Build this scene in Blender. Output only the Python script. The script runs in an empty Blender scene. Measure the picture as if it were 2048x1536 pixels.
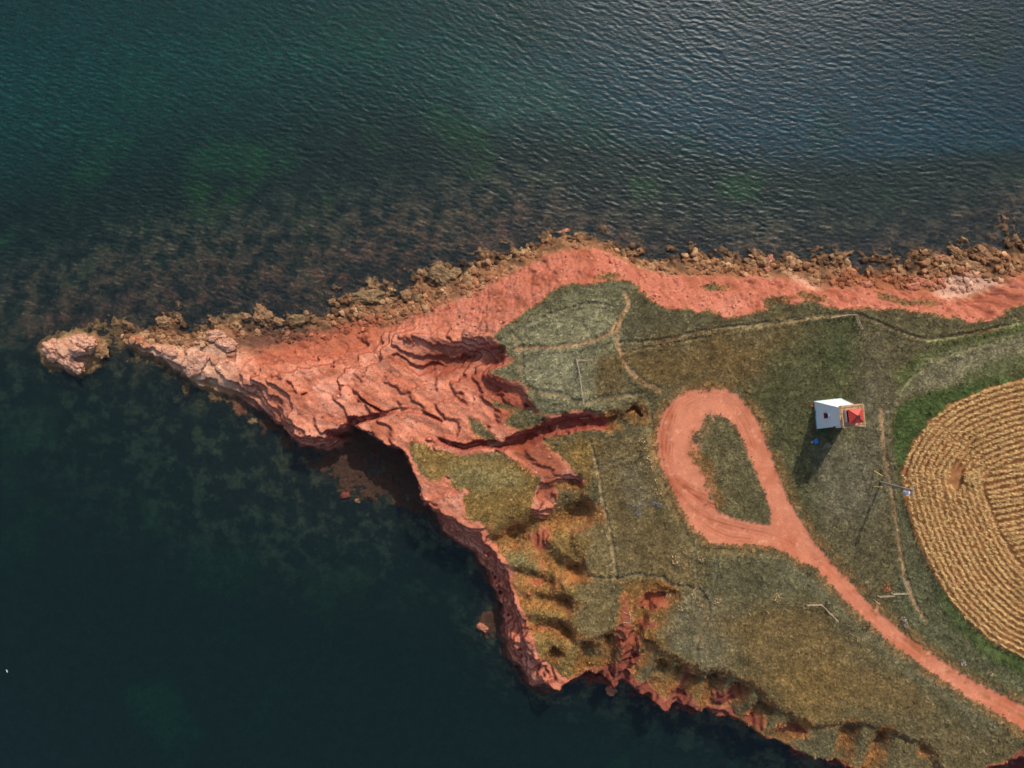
import bpy, bmesh, math, random
import numpy as np
from mathutils import Vector, Matrix

random.seed(7)
RNG = np.random.default_rng(11)
scene = bpy.context.scene
COL = scene.collection

# ------------------------------------------------------------------ camera
F = 1365.33          # focal length in photograph pixels (24 mm on 36 mm)
HC = 140.0           # drone height above the sea
cam_d = bpy.data.cameras.new('camera')
cam_d.sensor_width = 36.0
cam_d.lens = 24.0
cam_d.clip_end = 6000
cam = bpy.data.objects.new('camera', cam_d)
cam.location = (0, 0, HC)
COL.objects.link(cam)
scene.camera = cam

# ------------------------------------------------------------------ light
SUN_EL = math.radians(38)
SUN_AZ = math.radians(22)      # clockwise from +Y (photo top)
world = bpy.data.worlds.new('World')
scene.world = world
world.use_nodes = True
wn = world.node_tree.nodes
bg = wn['Background']
sky = wn.new('ShaderNodeTexSky')
sky.sky_type = 'NISHITA'
sky.sun_disc = False
sky.sun_elevation = SUN_EL
sky.sun_rotation = SUN_AZ
sky.dust_density = 2.0
world.node_tree.links.new(sky.outputs[0], bg.inputs[0])
bg.inputs[1].default_value = 0.15
sun_d = bpy.data.lights.new('sun', 'SUN')
sun_d.energy = 3.05
sun_d.angle = math.radians(0.5)
sun_d.color = (1.0, 0.93, 0.82)
sun = bpy.data.objects.new('sun', sun_d)
sdir = Vector((math.sin(SUN_AZ) * math.cos(SUN_EL), math.cos(SUN_AZ) * math.cos(SUN_EL), math.sin(SUN_EL)))
sun.rotation_euler = sdir.to_track_quat('Z', 'Y').to_euler()
sun.location = sdir * 300
COL.objects.link(sun)
vs = scene.view_settings
vs.view_transform = 'Standard'
vs.look = 'None'
vs.exposure = 0.16
vs.gamma = 1.0
vs.use_curve_mapping = False
cy = scene.cycles
cy.max_bounces = 6
cy.diffuse_bounces = 2
cy.glossy_bounces = 2
cy.transparent_max_bounces = 8
cy.volume_bounces = 0
cy.use_denoising = True
cy.caustics_reflective = False
cy.caustics_refractive = False

# ------------------------------------------------------------------ maths helpers
def W(px, py, z):
    s = (HC - z) / F
    return (px - 1024.0) * s, (768.0 - py) * s

def wpts(pts, z=None):
    a = np.array(pts, float)
    if z is None:
        x, y = W(a[:, 0], a[:, 1], a[:, 2]); return np.stack([x, y, a[:, 2]], 1)
    x, y = W(a[:, 0], a[:, 1], z)
    return np.stack([x, y], 1)

def sm(a, b, x):
    t = np.clip((x - a) / (b - a), 0, 1)
    return t * t * (3 - 2 * t)

def lerp(a, b, t):
    return a + (b - a) * t

_G = []
for _s in range(12):
    r = np.random.default_rng(100 + _s)
    ang = r.random((256, 256)) * 2 * np.pi
    _G.append((np.cos(ang).astype(np.float32), np.sin(ang).astype(np.float32)))

def gn(x, y, seed=0):
    gx, gy = _G[seed % 12]
    xi = np.floor(x).astype(np.int32); yi = np.floor(y).astype(np.int32)
    fx = (x - xi).astype(np.float32); fy = (y - yi).astype(np.float32)
    o = (seed * 37) % 256
    x0 = (xi + o) & 255; x1 = (x0 + 1) & 255; y0 = (yi + o * 3) & 255; y1 = (y0 + 1) & 255
    u = fx * fx * fx * (fx * (fx * 6 - 15) + 10); v = fy * fy * fy * (fy * (fy * 6 - 15) + 10)
    a = gx[x0, y0] * fx + gy[x0, y0] * fy
    b = gx[x1, y0] * (fx - 1) + gy[x1, y0] * fy
    c = gx[x0, y1] * fx + gy[x0, y1] * (fy - 1)
    d = gx[x1, y1] * (fx - 1) + gy[x1, y1] * (fy - 1)
    return 1.5 * lerp(lerp(a, b, u), lerp(c, d, u), v)

def fbm(x, y, size, octv=4, seed=0, gain=0.5, ridged=False):
    out = 0; amp = 1.0; tot = 0; f = 1.0 / size
    for i in range(octv):
        n = gn(x * f + 17.3 * i, y * f - 9.1 * i, seed + i)
        if ridged:
            n = 1 - 2 * np.abs(n)
        out = out + amp * n; tot += amp
        amp *= gain; f *= 2.03
    return out / tot

def dens(pts, step):
    """densify a polyline of any width"""
    out = []
    for a, b in zip(pts[:-1], pts[1:]):
        n = max(1, int(np.hypot(*(b[:2] - a[:2])) / step))
        t = np.arange(n)[:, None] / n
        out.append(a + (b - a) * t)
    out.append(pts[-1:])
    return np.concatenate(out)

def crom(pts, k=5):
    p = np.asarray(pts, float)
    q = np.concatenate([[2 * p[0] - p[1]], p, [2 * p[-1] - p[-2]]])
    out = []
    for i in range(1, len(q) - 2):
        for j in range(k):
            t = j / k
            out.append(0.5 * (2 * q[i] + (q[i + 1] - q[i - 1]) * t + (2 * q[i - 1] - 5 * q[i] + 4 * q[i + 1] - q[i + 2]) * t * t
                              + (3 * q[i] - q[i - 1] - 3 * q[i + 1] + q[i + 2]) * t ** 3))
    out.append(p[-1])
    return np.array(out)

# ------------------------------------------------------------------ traced outlines (photo pixels [+ height])
COAST_N = [(222,684),(229,655),(242,648),(260,655),(276,665),(300,665),(303,647),(315,632),(331,629),(359,643),(370,661),(388,660),(406,658),(427,646),(453,645),
 (479,648),(515,654),(545,655),(575,660),(600,655),(622,636),(633,626),(648,610),(690,602),(706,587),(740,580),(768,592),(805,584),(810,569),(831,542),(857,529),(893,535),(926,539),
 (952,521),(991,518),(1012,510),(1025,497),(1046,489),(1061,482),(1098,476),(1125,464),(1150,469),(1194,479),(1241,474),(1244,502),(1278,508),(1311,515),(1343,510),(1382,502),(1447,510),
 (1479,521),(1504,515),(1536,509),(1571,518),(1602,509),(1647,502),(1685,510),(1710,518),(1723,537),(1742,534),(1761,518),(1786,512),(1827,509),(1868,502),(1900,496),(1938,493),(1979,483),(2048,478),(2250,430),(2700,330)]
COAST_S = [(222,686),(242,693),(260,706),(281,711),(299,716),(339,735),(365,754),(391,774),(417,787),(448,792),(482,804),(519,826),(558,850),(584,878),(597,890),(644,903),(690,905),(740,915),
 (770,935),(800,960),(812,1000),(858,1022),(876,1061),(907,1082),(938,1098),(957,1126),(975,1150),(985,1180),(1001,1217),(996,1267),(1009,1303),(1035,1342),(1051,1363),(1080,1385),(1098,1388),
 (1112,1375),(1150,1360),(1200,1350),(1260,1370),(1310,1395),(1345,1412),(1420,1425),(1500,1450),(1570,1485),(1680,1525),(1800,1545),(1900,1545),(2000,1515),(2060,1495),(2250,1560),(2700,1700)]
TOE_N = [(760,692,4),(770,662,3.4),(800,640,3),(830,625,3),(870,610,3),(905,598,3),(940,585,2.8),(970,565,2.8),(1000,548,2.8),(1040,530,2.8),(1090,512,2.8),(1105,500,2.8),(1130,495,2.5),(1180,493,2.5),
 (1215,500,2.5),(1240,515,2.5),(1280,535,2.5),(1330,545,2.5),(1400,545,2.5),(1450,552,2.5),(1520,548,2.5),(1580,555,2.5),(1630,575,2.6),(1680,572,2.5),(1740,575,2.5),(1800,580,2.5),(1870,580,2.5),
 (1910,595,2.6),(1950,590,2.5),(2000,565,2.5),(2048,548,2.5),(2250,505,2.5),(2700,420,2.5)]
RIM_N = [(983,672,11.2),(1015,648,11.4),(1056,620,11.5),(1093,591,11.5),(1134,568,11.5),(1176,570,11.6),(1244,558,11.6),(1265,573,11.6),(1291,594,11.6),(1327,617,11.6),(1364,617,11.7),(1420,628,11.8),(1463,635,11.8),
 (1520,623,11.8),(1542,610,11.7),(1590,607,11.7),(1622,604,11.7),(1653,616,11.7),(1716,619,11.8),(1758,619,11.8),(1811,623,11.8),(1859,629,11.8),(1922,642,11.8),(1970,642,11.8),(2001,629,11.8),(2048,610,11.8),(2250,560,11.8),(2700,470,11.8)]
RIM_S = [(592,869,6.3),(615,870,6.6),(636,875,6.8),(662,863,6.8),(680,855,6.8),(696,844,6.8),(706,852,7),(730,861,7.2),(761,879,7.6),(792,895,8),(813,905,8.4),(816,926,8.6),(829,954,9),(841,970,9),(837,991,9),(845,1007,9),
 (871,1020,9.2),(902,1036,9.4),(923,1046,9.6),(957,1059,9.8),(970,1082,9.8),(977,1098,9.8),(1000,1121,9.8),(1017,1152,9.8),(1020,1186,9.8),(1038,1225,9.6),(1046,1256,9.4),(1056,1287,9.2),(1069,1313,9),(1082,1334,8.6),(1087,1358,7),
 (1120,1382,7.5),(1129,1368,8),(1160,1366,8.4),(1173,1355,8.6),(1207,1360,7.5),(1225,1376,7),(1251,1371,7.5),(1278,1384,8),(1304,1399,8.2),(1319,1418,8.4),(1347,1435,8.6),(1358,1423,8.8),(1390,1428,9),(1420,1436,9),(1445,1446,9),
 (1476,1445,9),(1499,1460,9.2),(1533,1483,9.4),(1570,1497,9.6),(1612,1512,9.6),(1641,1523,9.8),(1680,1536,9.8),(1800,1568,10),(1900,1566,10),(2000,1532,10),(2060,1508,10),(2250,1575,10),(2700,1720,10)]
# other height lines: (px, py, z)
LINES = [
 # peninsula ridge and benches
 [(255,676,1.6),(290,690,1.9),(330,708,2.3),(365,730,2.4),(400,740,2.6),(440,748,3.0),(480,752,4.2),(510,757,5.2),(557,768,5.8),(584,788,6.2),(590,815,6.3),(584,840,6.3),(592,866,6.3)],
 [(505,790,2.4),(530,822,2.0),(556,850,1.8),(588,878,1.6)],
 [(318,645,1.0),(345,650,0.9)],
 [(330,690,1.2),(380,690,1.1),(430,668,1.6),(460,690,2.0),(520,690,1.5),(580,680,1.4),(640,660,1.4),(700,640,1.5),(760,625,1.6),(820,605,1.8)],
 [(560,720,3.2),(620,712,3.0),(680,700,2.9),(740,690,3.0)],
 [(520,735,4.2),(580,742,5.4),(640,738,5.6),(690,728,5.0),(735,715,4.8),(757,712,5.2)],
 [(610,800,6.5),(650,820,6.8),(690,800,6.8),(720,760,6.6),(700,745,6.3)],
 # pink crest and bowl
 [(985,674,11.0),(940,672,9.3),(890,676,8.3),(830,672,7.3),(790,680,6.6),(766,700,6.0),(764,725,6.0),(795,758,6.4),(850,772,6.8),(910,762,7.2),(955,745,7.6)],
 [(800,710,5.4),(840,738,5.2),(880,728,4.6),(925,725,4.8),(955,708,5.4)],
 [(740,790,7.0),(800,800,7.2),(860,810,7.4),(920,800,7.9),(975,790,8.6)],
 [(770,850,7.4),(830,850,7.6),(880,860,7.9)],
 # meadow west edge
 [(983,672,11.2),(990,684,11.2),(1025,712,11.4),(1000,735,11.0),(980,742,10.4),(990,752,10.8),(1046,773,11.2),(1056,791,11.3),(1082,815,11.4),(1129,824,11.4),(1160,816,11.5),(1194,819,11.5),(1225,809,11.6),(1240,802,11.7),(1262,812,11.7),(1288,818,11.7),(1290,840,11.7)],
 [(965,690,7.2),(985,705,7.2),(1000,718,7.6),(970,730,7.6),(960,745,8.0),(985,770,8.6),(1030,792,9.2),(1062,815,9.2)],
 # lobe
 [(830,905,8.6),(900,940,9.3),(960,960,9.6),(1020,960,9.8),(1060,1000,10)],
 [(860,900,8.6),(925,912,8.8),(960,906,9),(1010,905,9.2)],
 [(1110,900,10.2),(1140,930,10.6),(1170,1000,11.2),(1200,1100,11.4),(1180,1180,11.2),(1160,1260,10.6),(1150,1330,9.6)],
 [(1180,880,11.0),(1260,880,11.6),(1290,900,11.9)],
 [(1240,1150,11.6),(1320,1150,11.8),(1400,1180,12.0),(1400,1290,11.5),(1390,1370,10.4)],
 [(1500,1300,12),(1560,1400,11),(1700,1450,11),(1850,1490,11)],
 # flat plateau
 [(1100,640,11.8),(1200,640,12),(1300,700,12),(1500,700,12),(1700,700,12),(1900,720,12),(2048,720,12),(2600,720,12)],
 [(1100,740,11.8),(1200,740,12),(1300,760,12)],
 [(1330,820,12),(1310,900,12),(1360,1020,12),(1420,1100,12),(1640,1150,12),(1750,1270,12),(1900,1380,12),(2048,1470,12),(2600,1750,12)],
 [(1450,780,12),(1540,900,12),(1620,1070,12),(1750,1210,12),(1900,1330,12),(2048,1405,12),(2600,1600,12)],
 [(1600,800,12),(1700,900,12),(1800,1000,12),(1900,1000,12),(2048,1000,12),(2600,1000,12)],
 # sea bed
 [(-150,560,-3),(0,600,-2.2),(120,610,-1.6),(250,600,-1.2),(450,570,-1.2),(600,540,-1.4),(780,500,-1.2),(900,470,-1.4),(1050,420,-1.6),(1200,410,-1.8),(1400,420,-2.4),(1600,430,-2.6),(1800,420,-2.6),(1950,440,-0.8),(1990,410,-0.7),(2048,400,-0.8),(2300,380,-1)],
 [(-150,360,-5.5),(200,380,-4.6),(500,330,-4.6),(800,300,-4.2),(1100,270,-5),(1500,280,-6),(2048,270,-6.5),(2300,250,-6.5)],
 [(-150,120,-7),(300,100,-6.5),(700,90,-6),(1100,60,-7.5),(1600,50,-9),(2300,50,-9)],
 [(-200,-120,-9),(1000,-120,-9),(2300,-120,-10)],
 [(40,690,-1.6),(60,740,-1.8),(150,790,-2.2),(280,790,-1.8),(400,850,-1.6),(520,920,-1.2),(600,980,-1.0),(700,1030,-1.2),(820,1060,-1.8),(900,1120,-3.2),(940,1200,-3.6)],
 [(-150,900,-4.5),(150,960,-3.6),(400,1050,-2.8),(600,1150,-3.2),(800,1180,-4.0),(900,1300,-5.4),(1000,1430,-5.6),(1200,1470,-5),(1500,1560,-4)],
 [(-150,1200,-7),(300,1250,-6),(700,1300,-6.2),(900,1450,-7.5)],
 [(-200,1700,-10),(700,1680,-9),(1300,1680,-8)],
 # low wet platform under the overhanging cliff
 [(650,925,0.15),(720,960,0.12),(790,990,0.1),(760,1010,-0.3),(690,985,-0.2)],
 [(965,1235,0.5),(962,1255,0.7),(970,1270,0.3)],
]

# ------------------------------------------------------------------ base height by diffusion between the lines
GS = 0.4
X0, X1, Y0, Y1 = -120.0, 120.0, -96.0, 92.0
gnx = int((X1 - X0) / GS) + 1; gny = int((Y1 - Y0) / GS) + 1
csum = np.zeros((gny, gnx)); ccnt = np.zeros((gny, gnx))

def pin(xyz):
    d = dens(np.asarray(xyz, float), 0.15)
    i = np.round((d[:, 0] - X0) / GS).astype(int); j = np.round((d[:, 1] - Y0) / GS).astype(int)
    ok = (i >= 0) & (i < gnx) & (j >= 0) & (j < gny)
    np.add.at(csum, (j[ok], i[ok]), d[ok, 2]); np.add.at(ccnt, (j[ok], i[ok]), 1)

def pinpx(pts, k=4):
    p = crom(pts, k)
    x, y = W(p[:, 0], p[:, 1], p[:, 2])
    pin(np.stack([x, y, p[:, 2]], 1))

def z0(p):
    return [(a, b, 0.0) for a, b in p]

pinpx(z0(COAST_N)); pinpx(z0(COAST_S)); pinpx(TOE_N); pinpx(RIM_N)
rs = wpts(RIM_S)
pin(rs)
for L in LINES:
    pinpx(L)
# sheer sea cliff: a foot line 1.1 m outside the southern rim where the drop is undercut or vertical
tan = np.gradient(rs[:, :2], axis=0); tan /= np.linalg.norm(tan, axis=1)[:, None]
nrm = np.stack([tan[:, 1], -tan[:, 0]], 1)       # travel is west->east, outside is to the right
foot = np.concatenate([rs[:, :2] + nrm * 1.1, np.full((len(rs), 1), 0.4)], 1)
foot = foot[np.r_[3:17, 31:len(rs)]]
for seg in (foot[:14], foot[14:]):
    pin(seg)
# the sea stack off the tip
STACK = [(78,690),(92,678),(115,672),(140,660),(160,656),(175,664),(195,664),(212,682),(220,694),(208,715),(196,728),(180,738),(158,748),(138,744),(110,742),(95,728),(80,708),(78,690)]
pinpx(z0(STACK))
for L in ([(100,695,2.0),(118,690,2.2),(125,715,2.0),(135,735,1.6),(160,738,1.5)], [(150,675,1.6),(165,685,2.6),(185,690,2.4),(200,700,1.2)]):
    pinpx(L)
pinpx([(231,676,-1.0),(228,690,-0.9),(226,700,-1.2)])

has = ccnt > 0
val = np.where(has, csum / np.maximum(ccnt, 1), 0)

def solve(val, has, lvl):
    ny, nx = val.shape
    if lvl > 0 and min(nx, ny) > 16:
        cy_, cx_ = (ny + 1) // 2, (nx + 1) // 2
        v2 = np.zeros((cy_ * 2, cx_ * 2)); h2 = np.zeros_like(v2)
        v2[:ny, :nx] = val * has; h2[:ny, :nx] = has
        vs_ = v2.reshape(cy_, 2, cx_, 2).sum((1, 3)); hs = h2.reshape(cy_, 2, cx_, 2).sum((1, 3))
        c = solve(np.where(hs > 0, vs_ / np.maximum(hs, 1), 0), hs > 0, lvl - 1)
        u = np.repeat(np.repeat(c, 2, 0), 2, 1)[:ny, :nx]
    else:
        u = np.full((ny, nx), val[has].mean() if has.any() else 0.0)
    u = np.where(has, val, u)
    for _ in range(110):
        p = np.pad(u, 1, mode='edge')
        u = 0.25 * (p[:-2, 1:-1] + p[2:, 1:-1] + p[1:-1, :-2] + p[1:-1, 2:])
        u[has] = val[has]
    return u

BASE = solve(val, has, 7)
p = np.pad(BASE, 1, mode='edge')
BASE = 0.5 * BASE + 0.125 * (p[:-2, 1:-1] + p[2:, 1:-1] + p[1:-1, :-2] + p[1:-1, 2:])

def bil(A, x, y, x0=X0, y0=Y0, gs=GS):
    ny, nx = A.shape
    fx = np.clip((x - x0) / gs, 0, nx - 1.001); fy = np.clip((y - y0) / gs, 0, ny - 1.001)
    i = fx.astype(int); j = fy.astype(int); fx = fx - i; fy = fy - j
    return (A[j, i] * (1 - fx) + A[j, i + 1] * fx) * (1 - fy) + (A[j + 1, i] * (1 - fx) + A[j + 1, i + 1] * fx) * fy

# ------------------------------------------------------------------ terrain grid (fine over the land, coarser over the sea, stretched to the horizon)
def axis(lo, hi, f0, f1, fine, coarse):
    a = list(np.arange(f0, f1, fine))
    b = []; v = f0; s = fine
    while v > lo:
        s = min(coarse, s * 1.15); v -= s; b.append(v)
    s = coarse
    for _ in range(9):
        s *= 2.0; v -= s; b.append(v)
    c = []; v = f1; s = fine
    while v < hi:
        c.append(v); s = min(coarse, s * 1.15); v += s
    s = coarse
    c.append(v)
    for _ in range(9):
        s *= 2.0; v += s; c.append(v)
    return np.array(b[::-1] + a + c)

XS = axis(-118, 118, -98, 104, 0.21, 0.5)
YS = axis(-94, 90, -77, 36, 0.21, 0.5)
GX, GY = np.meshgrid(XS, YS)
NX, NY = len(XS), len(YS)
PX, PY = GX.ravel(), GY.ravel()
CX = np.clip(PX, X0 + 1, X1 - 1); CYY = np.clip(PY, Y0 + 1, Y1 - 1)   # beyond the core the border profile runs on

def sdist(poly):
    """signed distance (inside positive) on the terrain points, only near the polygon; far = -99"""
    q = np.asarray(poly, float)[:, :2]
    out = np.full(PX.shape, -99.0)
    m = 8.0
    sel = np.where((PX > q[:, 0].min() - m) & (PX < q[:, 0].max() + m) & (PY > q[:, 1].min() - m) & (PY < q[:, 1].max() + m))[0]
    x, y = PX[sel], PY[sel]
    ins = np.zeros(len(sel), bool); d2 = np.full(len(sel), 1e9)
    for a, b in zip(q, np.roll(q, -1, 0)):
        ex, ey = b - a
        t = np.clip(((x - a[0]) * ex + (y - a[1]) * ey) / (ex * ex + ey * ey + 1e-12), 0, 1)
        d2 = np.minimum(d2, (x - a[0] - t * ex) ** 2 + (y - a[1] - t * ey) ** 2)
        if ey != 0:
            ins ^= ((a[1] > y) != (b[1] > y)) & (x < ex * (y - a[1]) / ey + a[0])
    out[sel] = np.where(ins, 1, -1) * np.sqrt(d2)
    return out

def pdist(line, m=8.0, par=False):
    """distance to a polyline; with par also the arclength parameter 0..1"""
    q = np.asarray(line, float)
    out = np.full(PX.shape, 99.0); tp = np.zeros(PX.shape)
    sel = np.where((PX > q[:, 0].min() - m) & (PX < q[:, 0].max() + m) & (PY > q[:, 1].min() - m) & (PY < q[:, 1].max() + m))[0]
    x, y = PX[sel], PY[sel]
    d = np.full(len(sel), 1e9); tt = np.zeros(len(sel)); n = len(q) - 1
    for k in range(n):
        a, b = q[k, :2], q[k + 1, :2]
        ex, ey = b - a
        t = np.clip(((x - a[0]) * ex + (y - a[1]) * ey) / (ex * ex + ey * ey + 1e-12), 0, 1)
        dd = (x - a[0] - t * ex) ** 2 + (y - a[1] - t * ey) ** 2
        up = dd < d
        d = np.where(up, dd, d); tt = np.where(up, (k + t) / n, tt)
    out[sel] = np.sqrt(d); tp[sel] = tt
    return (out, tp) if par else out

n_a = fbm(PX, PY, 6.0, 4, 1); n_b = fbm(PX, PY, 1.6, 4, 2); n_c = fbm(PX, PY, 14, 3, 3); n_d = fbm(PX, PY, 0.7, 2, 4)
n_e = fbm(PX, PY, 3.2, 3, 5)

# --- zones
ROAD_OUT = [(1371,782),(1410,776),(1449,776),(1473,787),(1488,802),(1507,826),(1520,849),(1533,881),(1546,917),(1561,961),(1579,1000),(1600,1037),(1624,1076),(1650,1105),(1679,1140),(1698,1159),(1713,1175.5),(1730,1195),(1745,1211),(1768,1231),(1801,1259),(1813,1268),(1857,1301),(1896,1329),(1944,1357),(1999,1386),(2048,1408),(2500,1590),
 (2500,1690),(2048,1465),(2021,1447),(1977,1419),(1922,1386),(1868,1351),(1835,1329),(1782,1287),(1742,1254),(1720,1233),(1702,1215),(1685,1197),(1669,1178),(1651,1158),(1631,1140),(1600,1123),(1564,1104),(1514,1091),(1475,1091),(1426,1088),(1402,1074),(1379,1047),(1358,1013),(1340,974),(1324,943),(1314,909),(1311,881),(1313,854),(1322,828),(1335,810),(1353,795)]
ISLAND = [(1424,827),(1447,834),(1462,849),(1478,873),(1488,894),(1499,917),(1512,948),(1522,974),(1533,1006),(1538,1032),(1541,1049),(1525,1046),(1488,1041),(1462,1034),(1438,1019),(1424,998),(1418,968),(1404,944),(1390,924),(1380,902),(1386,884),(1390,866),(1404,850),(1412,838)]
FIELD = [(2500,690),(2350,711),(2220,730),(2130,743),(2048,755),(2000,765),(1940,785),(1890,810),(1850,845),(1820,885),(1802,925),(1800,960),(1810,1010),(1825,1060),(1845,1110),(1870,1160),(1895,1200),(1930,1240),(1975,1280),(2010,1300),(2048,1318),(2130,1352),(2220,1388),(2350,1440),(2500,1500)]
GRASS = [(983,672),(1015,648),(1056,620),(1093,591),(1134,568),(1176,570),(1244,558),(1265,573),(1291,594),(1327,617),(1364,617),(1420,628),(1463,635),(1520,623),(1542,610),(1590,607),(1622,604),(1653,616),(1716,619),(1758,619),(1811,623),(1859,629),(1922,642),(1970,642),(2001,629),(2048,610),(2500,510),
 (2500,1750),(2200,1560),(2060,1500),(2000,1530),(1900,1560),(1800,1560),(1680,1540),(1612,1516),(1570,1502),(1533,1486),(1500,1466),(1476,1440),(1445,1436),(1410,1428),(1378,1410),(1345,1420),(1310,1392),(1280,1372),(1240,1345),(1207,1352),(1170,1360),(1130,1372),(1095,1340),(1075,1310),(1062,1280),(1052,1250),(1045,1220),(1028,1185),(1024,1150),(1008,1120),(985,1095),(978,1075),(960,1050),(935,1035),(925,1005),(935,985),(905,975),(895,955),(870,965),(845,960),(825,930),(812,890),(840,892),(880,905),(925,912),(960,906),(1000,908),(1040,925),(1060,940),(1085,955),(1075,985),(1062,1020),(1090,1045),(1115,1000),(1108,965),(1165,970),(1150,945),(1122,915),(1098,900),(1085,875),(1134,868),(1160,858),(1190,856),(1212,862),(1222,848),(1200,828),(1160,822),(1129,828),(1082,829),(1056,791),(1046,773),(1000,752),(978,742),(1010,735),(1025,715),(988,684)]
BARE = [  # red earth laid open inside the grass
 [(1060,885),(1085,880),(1105,905),(1122,920),(1128,945),(1110,965),(1118,990),(1100,1005),(1075,1015),(1072,985),(1082,962),(1050,935),(1015,905)],
 [(1062,1070),(1095,1062),(1103,1085),(1098,1110),(1085,1122),(1070,1100),(1055,1080)],
 [(1078,1110),(1090,1125),(1100,1150),(1118,1165),(1110,1172),(1090,1160),(1078,1135)],
 [(1044,1185),(1062,1192),(1075,1200),(1058,1210),(1042,1200)],
 [(1020,1150),(1050,1160),(1090,1165),(1105,1172),(1085,1176),(1050,1172),(1022,1165)],
 [(1236,1180),(1252,1180),(1262,1230),(1275,1255),(1288,1290),(1290,1320),(1275,1350),(1250,1365),(1225,1360),(1230,1320),(1232,1260)],
 [(1262,1195),(1290,1180),(1325,1185),(1345,1212),(1315,1220),(1270,1215)],
 [(1265,1240),(1310,1238),(1300,1255),(1275,1262)],
 [(1340,1405),(1365,1375),(1378,1340),(1392,1360),(1385,1400),(1395,1420),(1370,1420)],
 [(1440,1395),(1475,1375),(1490,1390),(1485,1420),(1455,1435),(1430,1425)],
 [(1500,1432),(1530,1440),(1545,1462),(1530,1478),(1505,1458)],
 [(1556,1462),(1580,1455),(1620,1465),(1610,1480),(1570,1482)],
 [(1050,1252),(1085,1262),(1120,1258),(1118,1268),(1080,1272),(1050,1262)],
]
TUFTED = [  # grass patches growing on the red bank and the ravine side
 [(935,832),(950,838),(975,858),(995,880),(985,886),(955,872),(938,850)],
 [(1015,830),(1050,815),(1085,830),(1090,845),(1050,860),(1030,858),(1010,848)],
 [(985,800),(1020,808),(1045,815),(1020,824),(990,815)],
 [(1405,570),(1440,560),(1465,568),(1450,580),(1415,580)],
 [(1590,600),(1598,582),(1620,580),(1642,592),(1645,605)],
 [(1515,620),(1525,600),(1560,592),(1590,598),(1560,610),(1535,625)],
 [(1765,600),(1775,580),(1800,580),(1815,600),(1845,595),(1890,602),(1885,612),(1840,612),(1800,612)],
 [(1185,560),(1220,548),(1240,556),(1210,566)],
]
LOBE_EDGE = [(983,684),(1030,650)]
sd_road = sdist(wpts(ROAD_OUT, 12)); sd_isl = sdist(wpts(ISLAND, 12)); sd_field = sdist(wpts(FIELD, 12))
sd_grass = sdist(crom(wpts(GRASS + GRASS[:1], 10.8), 3))
road_d = np.minimum(sd_road, -sd_isl + (1.0 * n_e + 1.1 * n_b) * sm(W(1450, 0, 12)[0], W(1400, 0, 12)[0], PX))
isl_w = sm(W(1455, 0, 12)[0], W(1395, 0, 12)[0], PX) * sm(-4, 0, sd_isl + 3)
m_road = lerp(sm(-0.5, 0.35, road_d + 0.35 * n_b + 0.3 * n_e - 0.1), sm(-2.6, 1.2, road_d + 0.6 * n_b + 0.8 * n_e), isl_w * sm(-1.5, 0.5, sd_road))
m_isl_soft = sm(-0.6, 0.8, sd_isl + 0.9 * n_e + 0.7 * n_b)
m_field = sm(-0.15, 0.15, sd_field + 0.15 * n_b)
far = (np.abs(PX) > 112) | (np.abs(PY) > 92)
grass_d = sd_grass + 0.7 * n_e + 0.5 * n_b
bare = np.zeros(PX.shape)
for b in BARE:
    bare = np.maximum(bare, sm(-0.9, 0.9, sdist(crom(wpts(b + b[:1], 10.2), 3)) + 1.3 * n_e + 1.0 * n_b + 1.6 * n_a - 0.35))
tuft = np.zeros(PX.shape)
for b in TUFTED:
    tuft = np.maximum(tuft, sm(-0.4, 0.5, sdist(crom(wpts(b + b[:1], 8.5), 3)) + 0.6 * n_e + 0.5 * n_b))
m_grass = np.maximum(sm(-0.25, 0.35, grass_d) * (1 - bare), tuft)

# --- heights
rockw = 1 - sm(-1.5, 0.8, sd_grass)
warp = 0.25 + 0.65 * rockw
H = bil(BASE, CX + warp * fbm(PX, PY, 2.6, 3, 6) * 1.3, CYY + warp * fbm(PX, PY, 2.6, 3, 8) * 1.3)
H = np.where(far & (H > 3), 12.0, H)

def carve(pts, prof=1.6):
    """ravine: pts (px, py, floor z, half width m); sides rise steeply from the floor"""
    global H
    a = np.array(pts, float)
    x, y = W(a[:, 0], a[:, 1], a[:, 2] + 2)
    line = np.stack([x, y], 1)
    d, t = pdist(line, 6.0, True)
    n = len(a) - 1
    fl = np.interp(t * n, np.arange(n + 1), a[:, 2]); hw = np.interp(t * n, np.arange(n + 1), a[:, 3]) * np.clip(0.85 + 0.9 * n_e + 0.6 * n_b, 0.25, 1.7)
    d = np.maximum(0, d + 0.35 * n_e + 0.3 * n_b)
    prof_z = fl + (np.maximum(0, d - 0.3 * hw) / (0.7 * hw)) ** prof * 3.2
    H = np.where(d < 5.5, np.minimum(H, np.maximum(prof_z, fl)), H)

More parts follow.
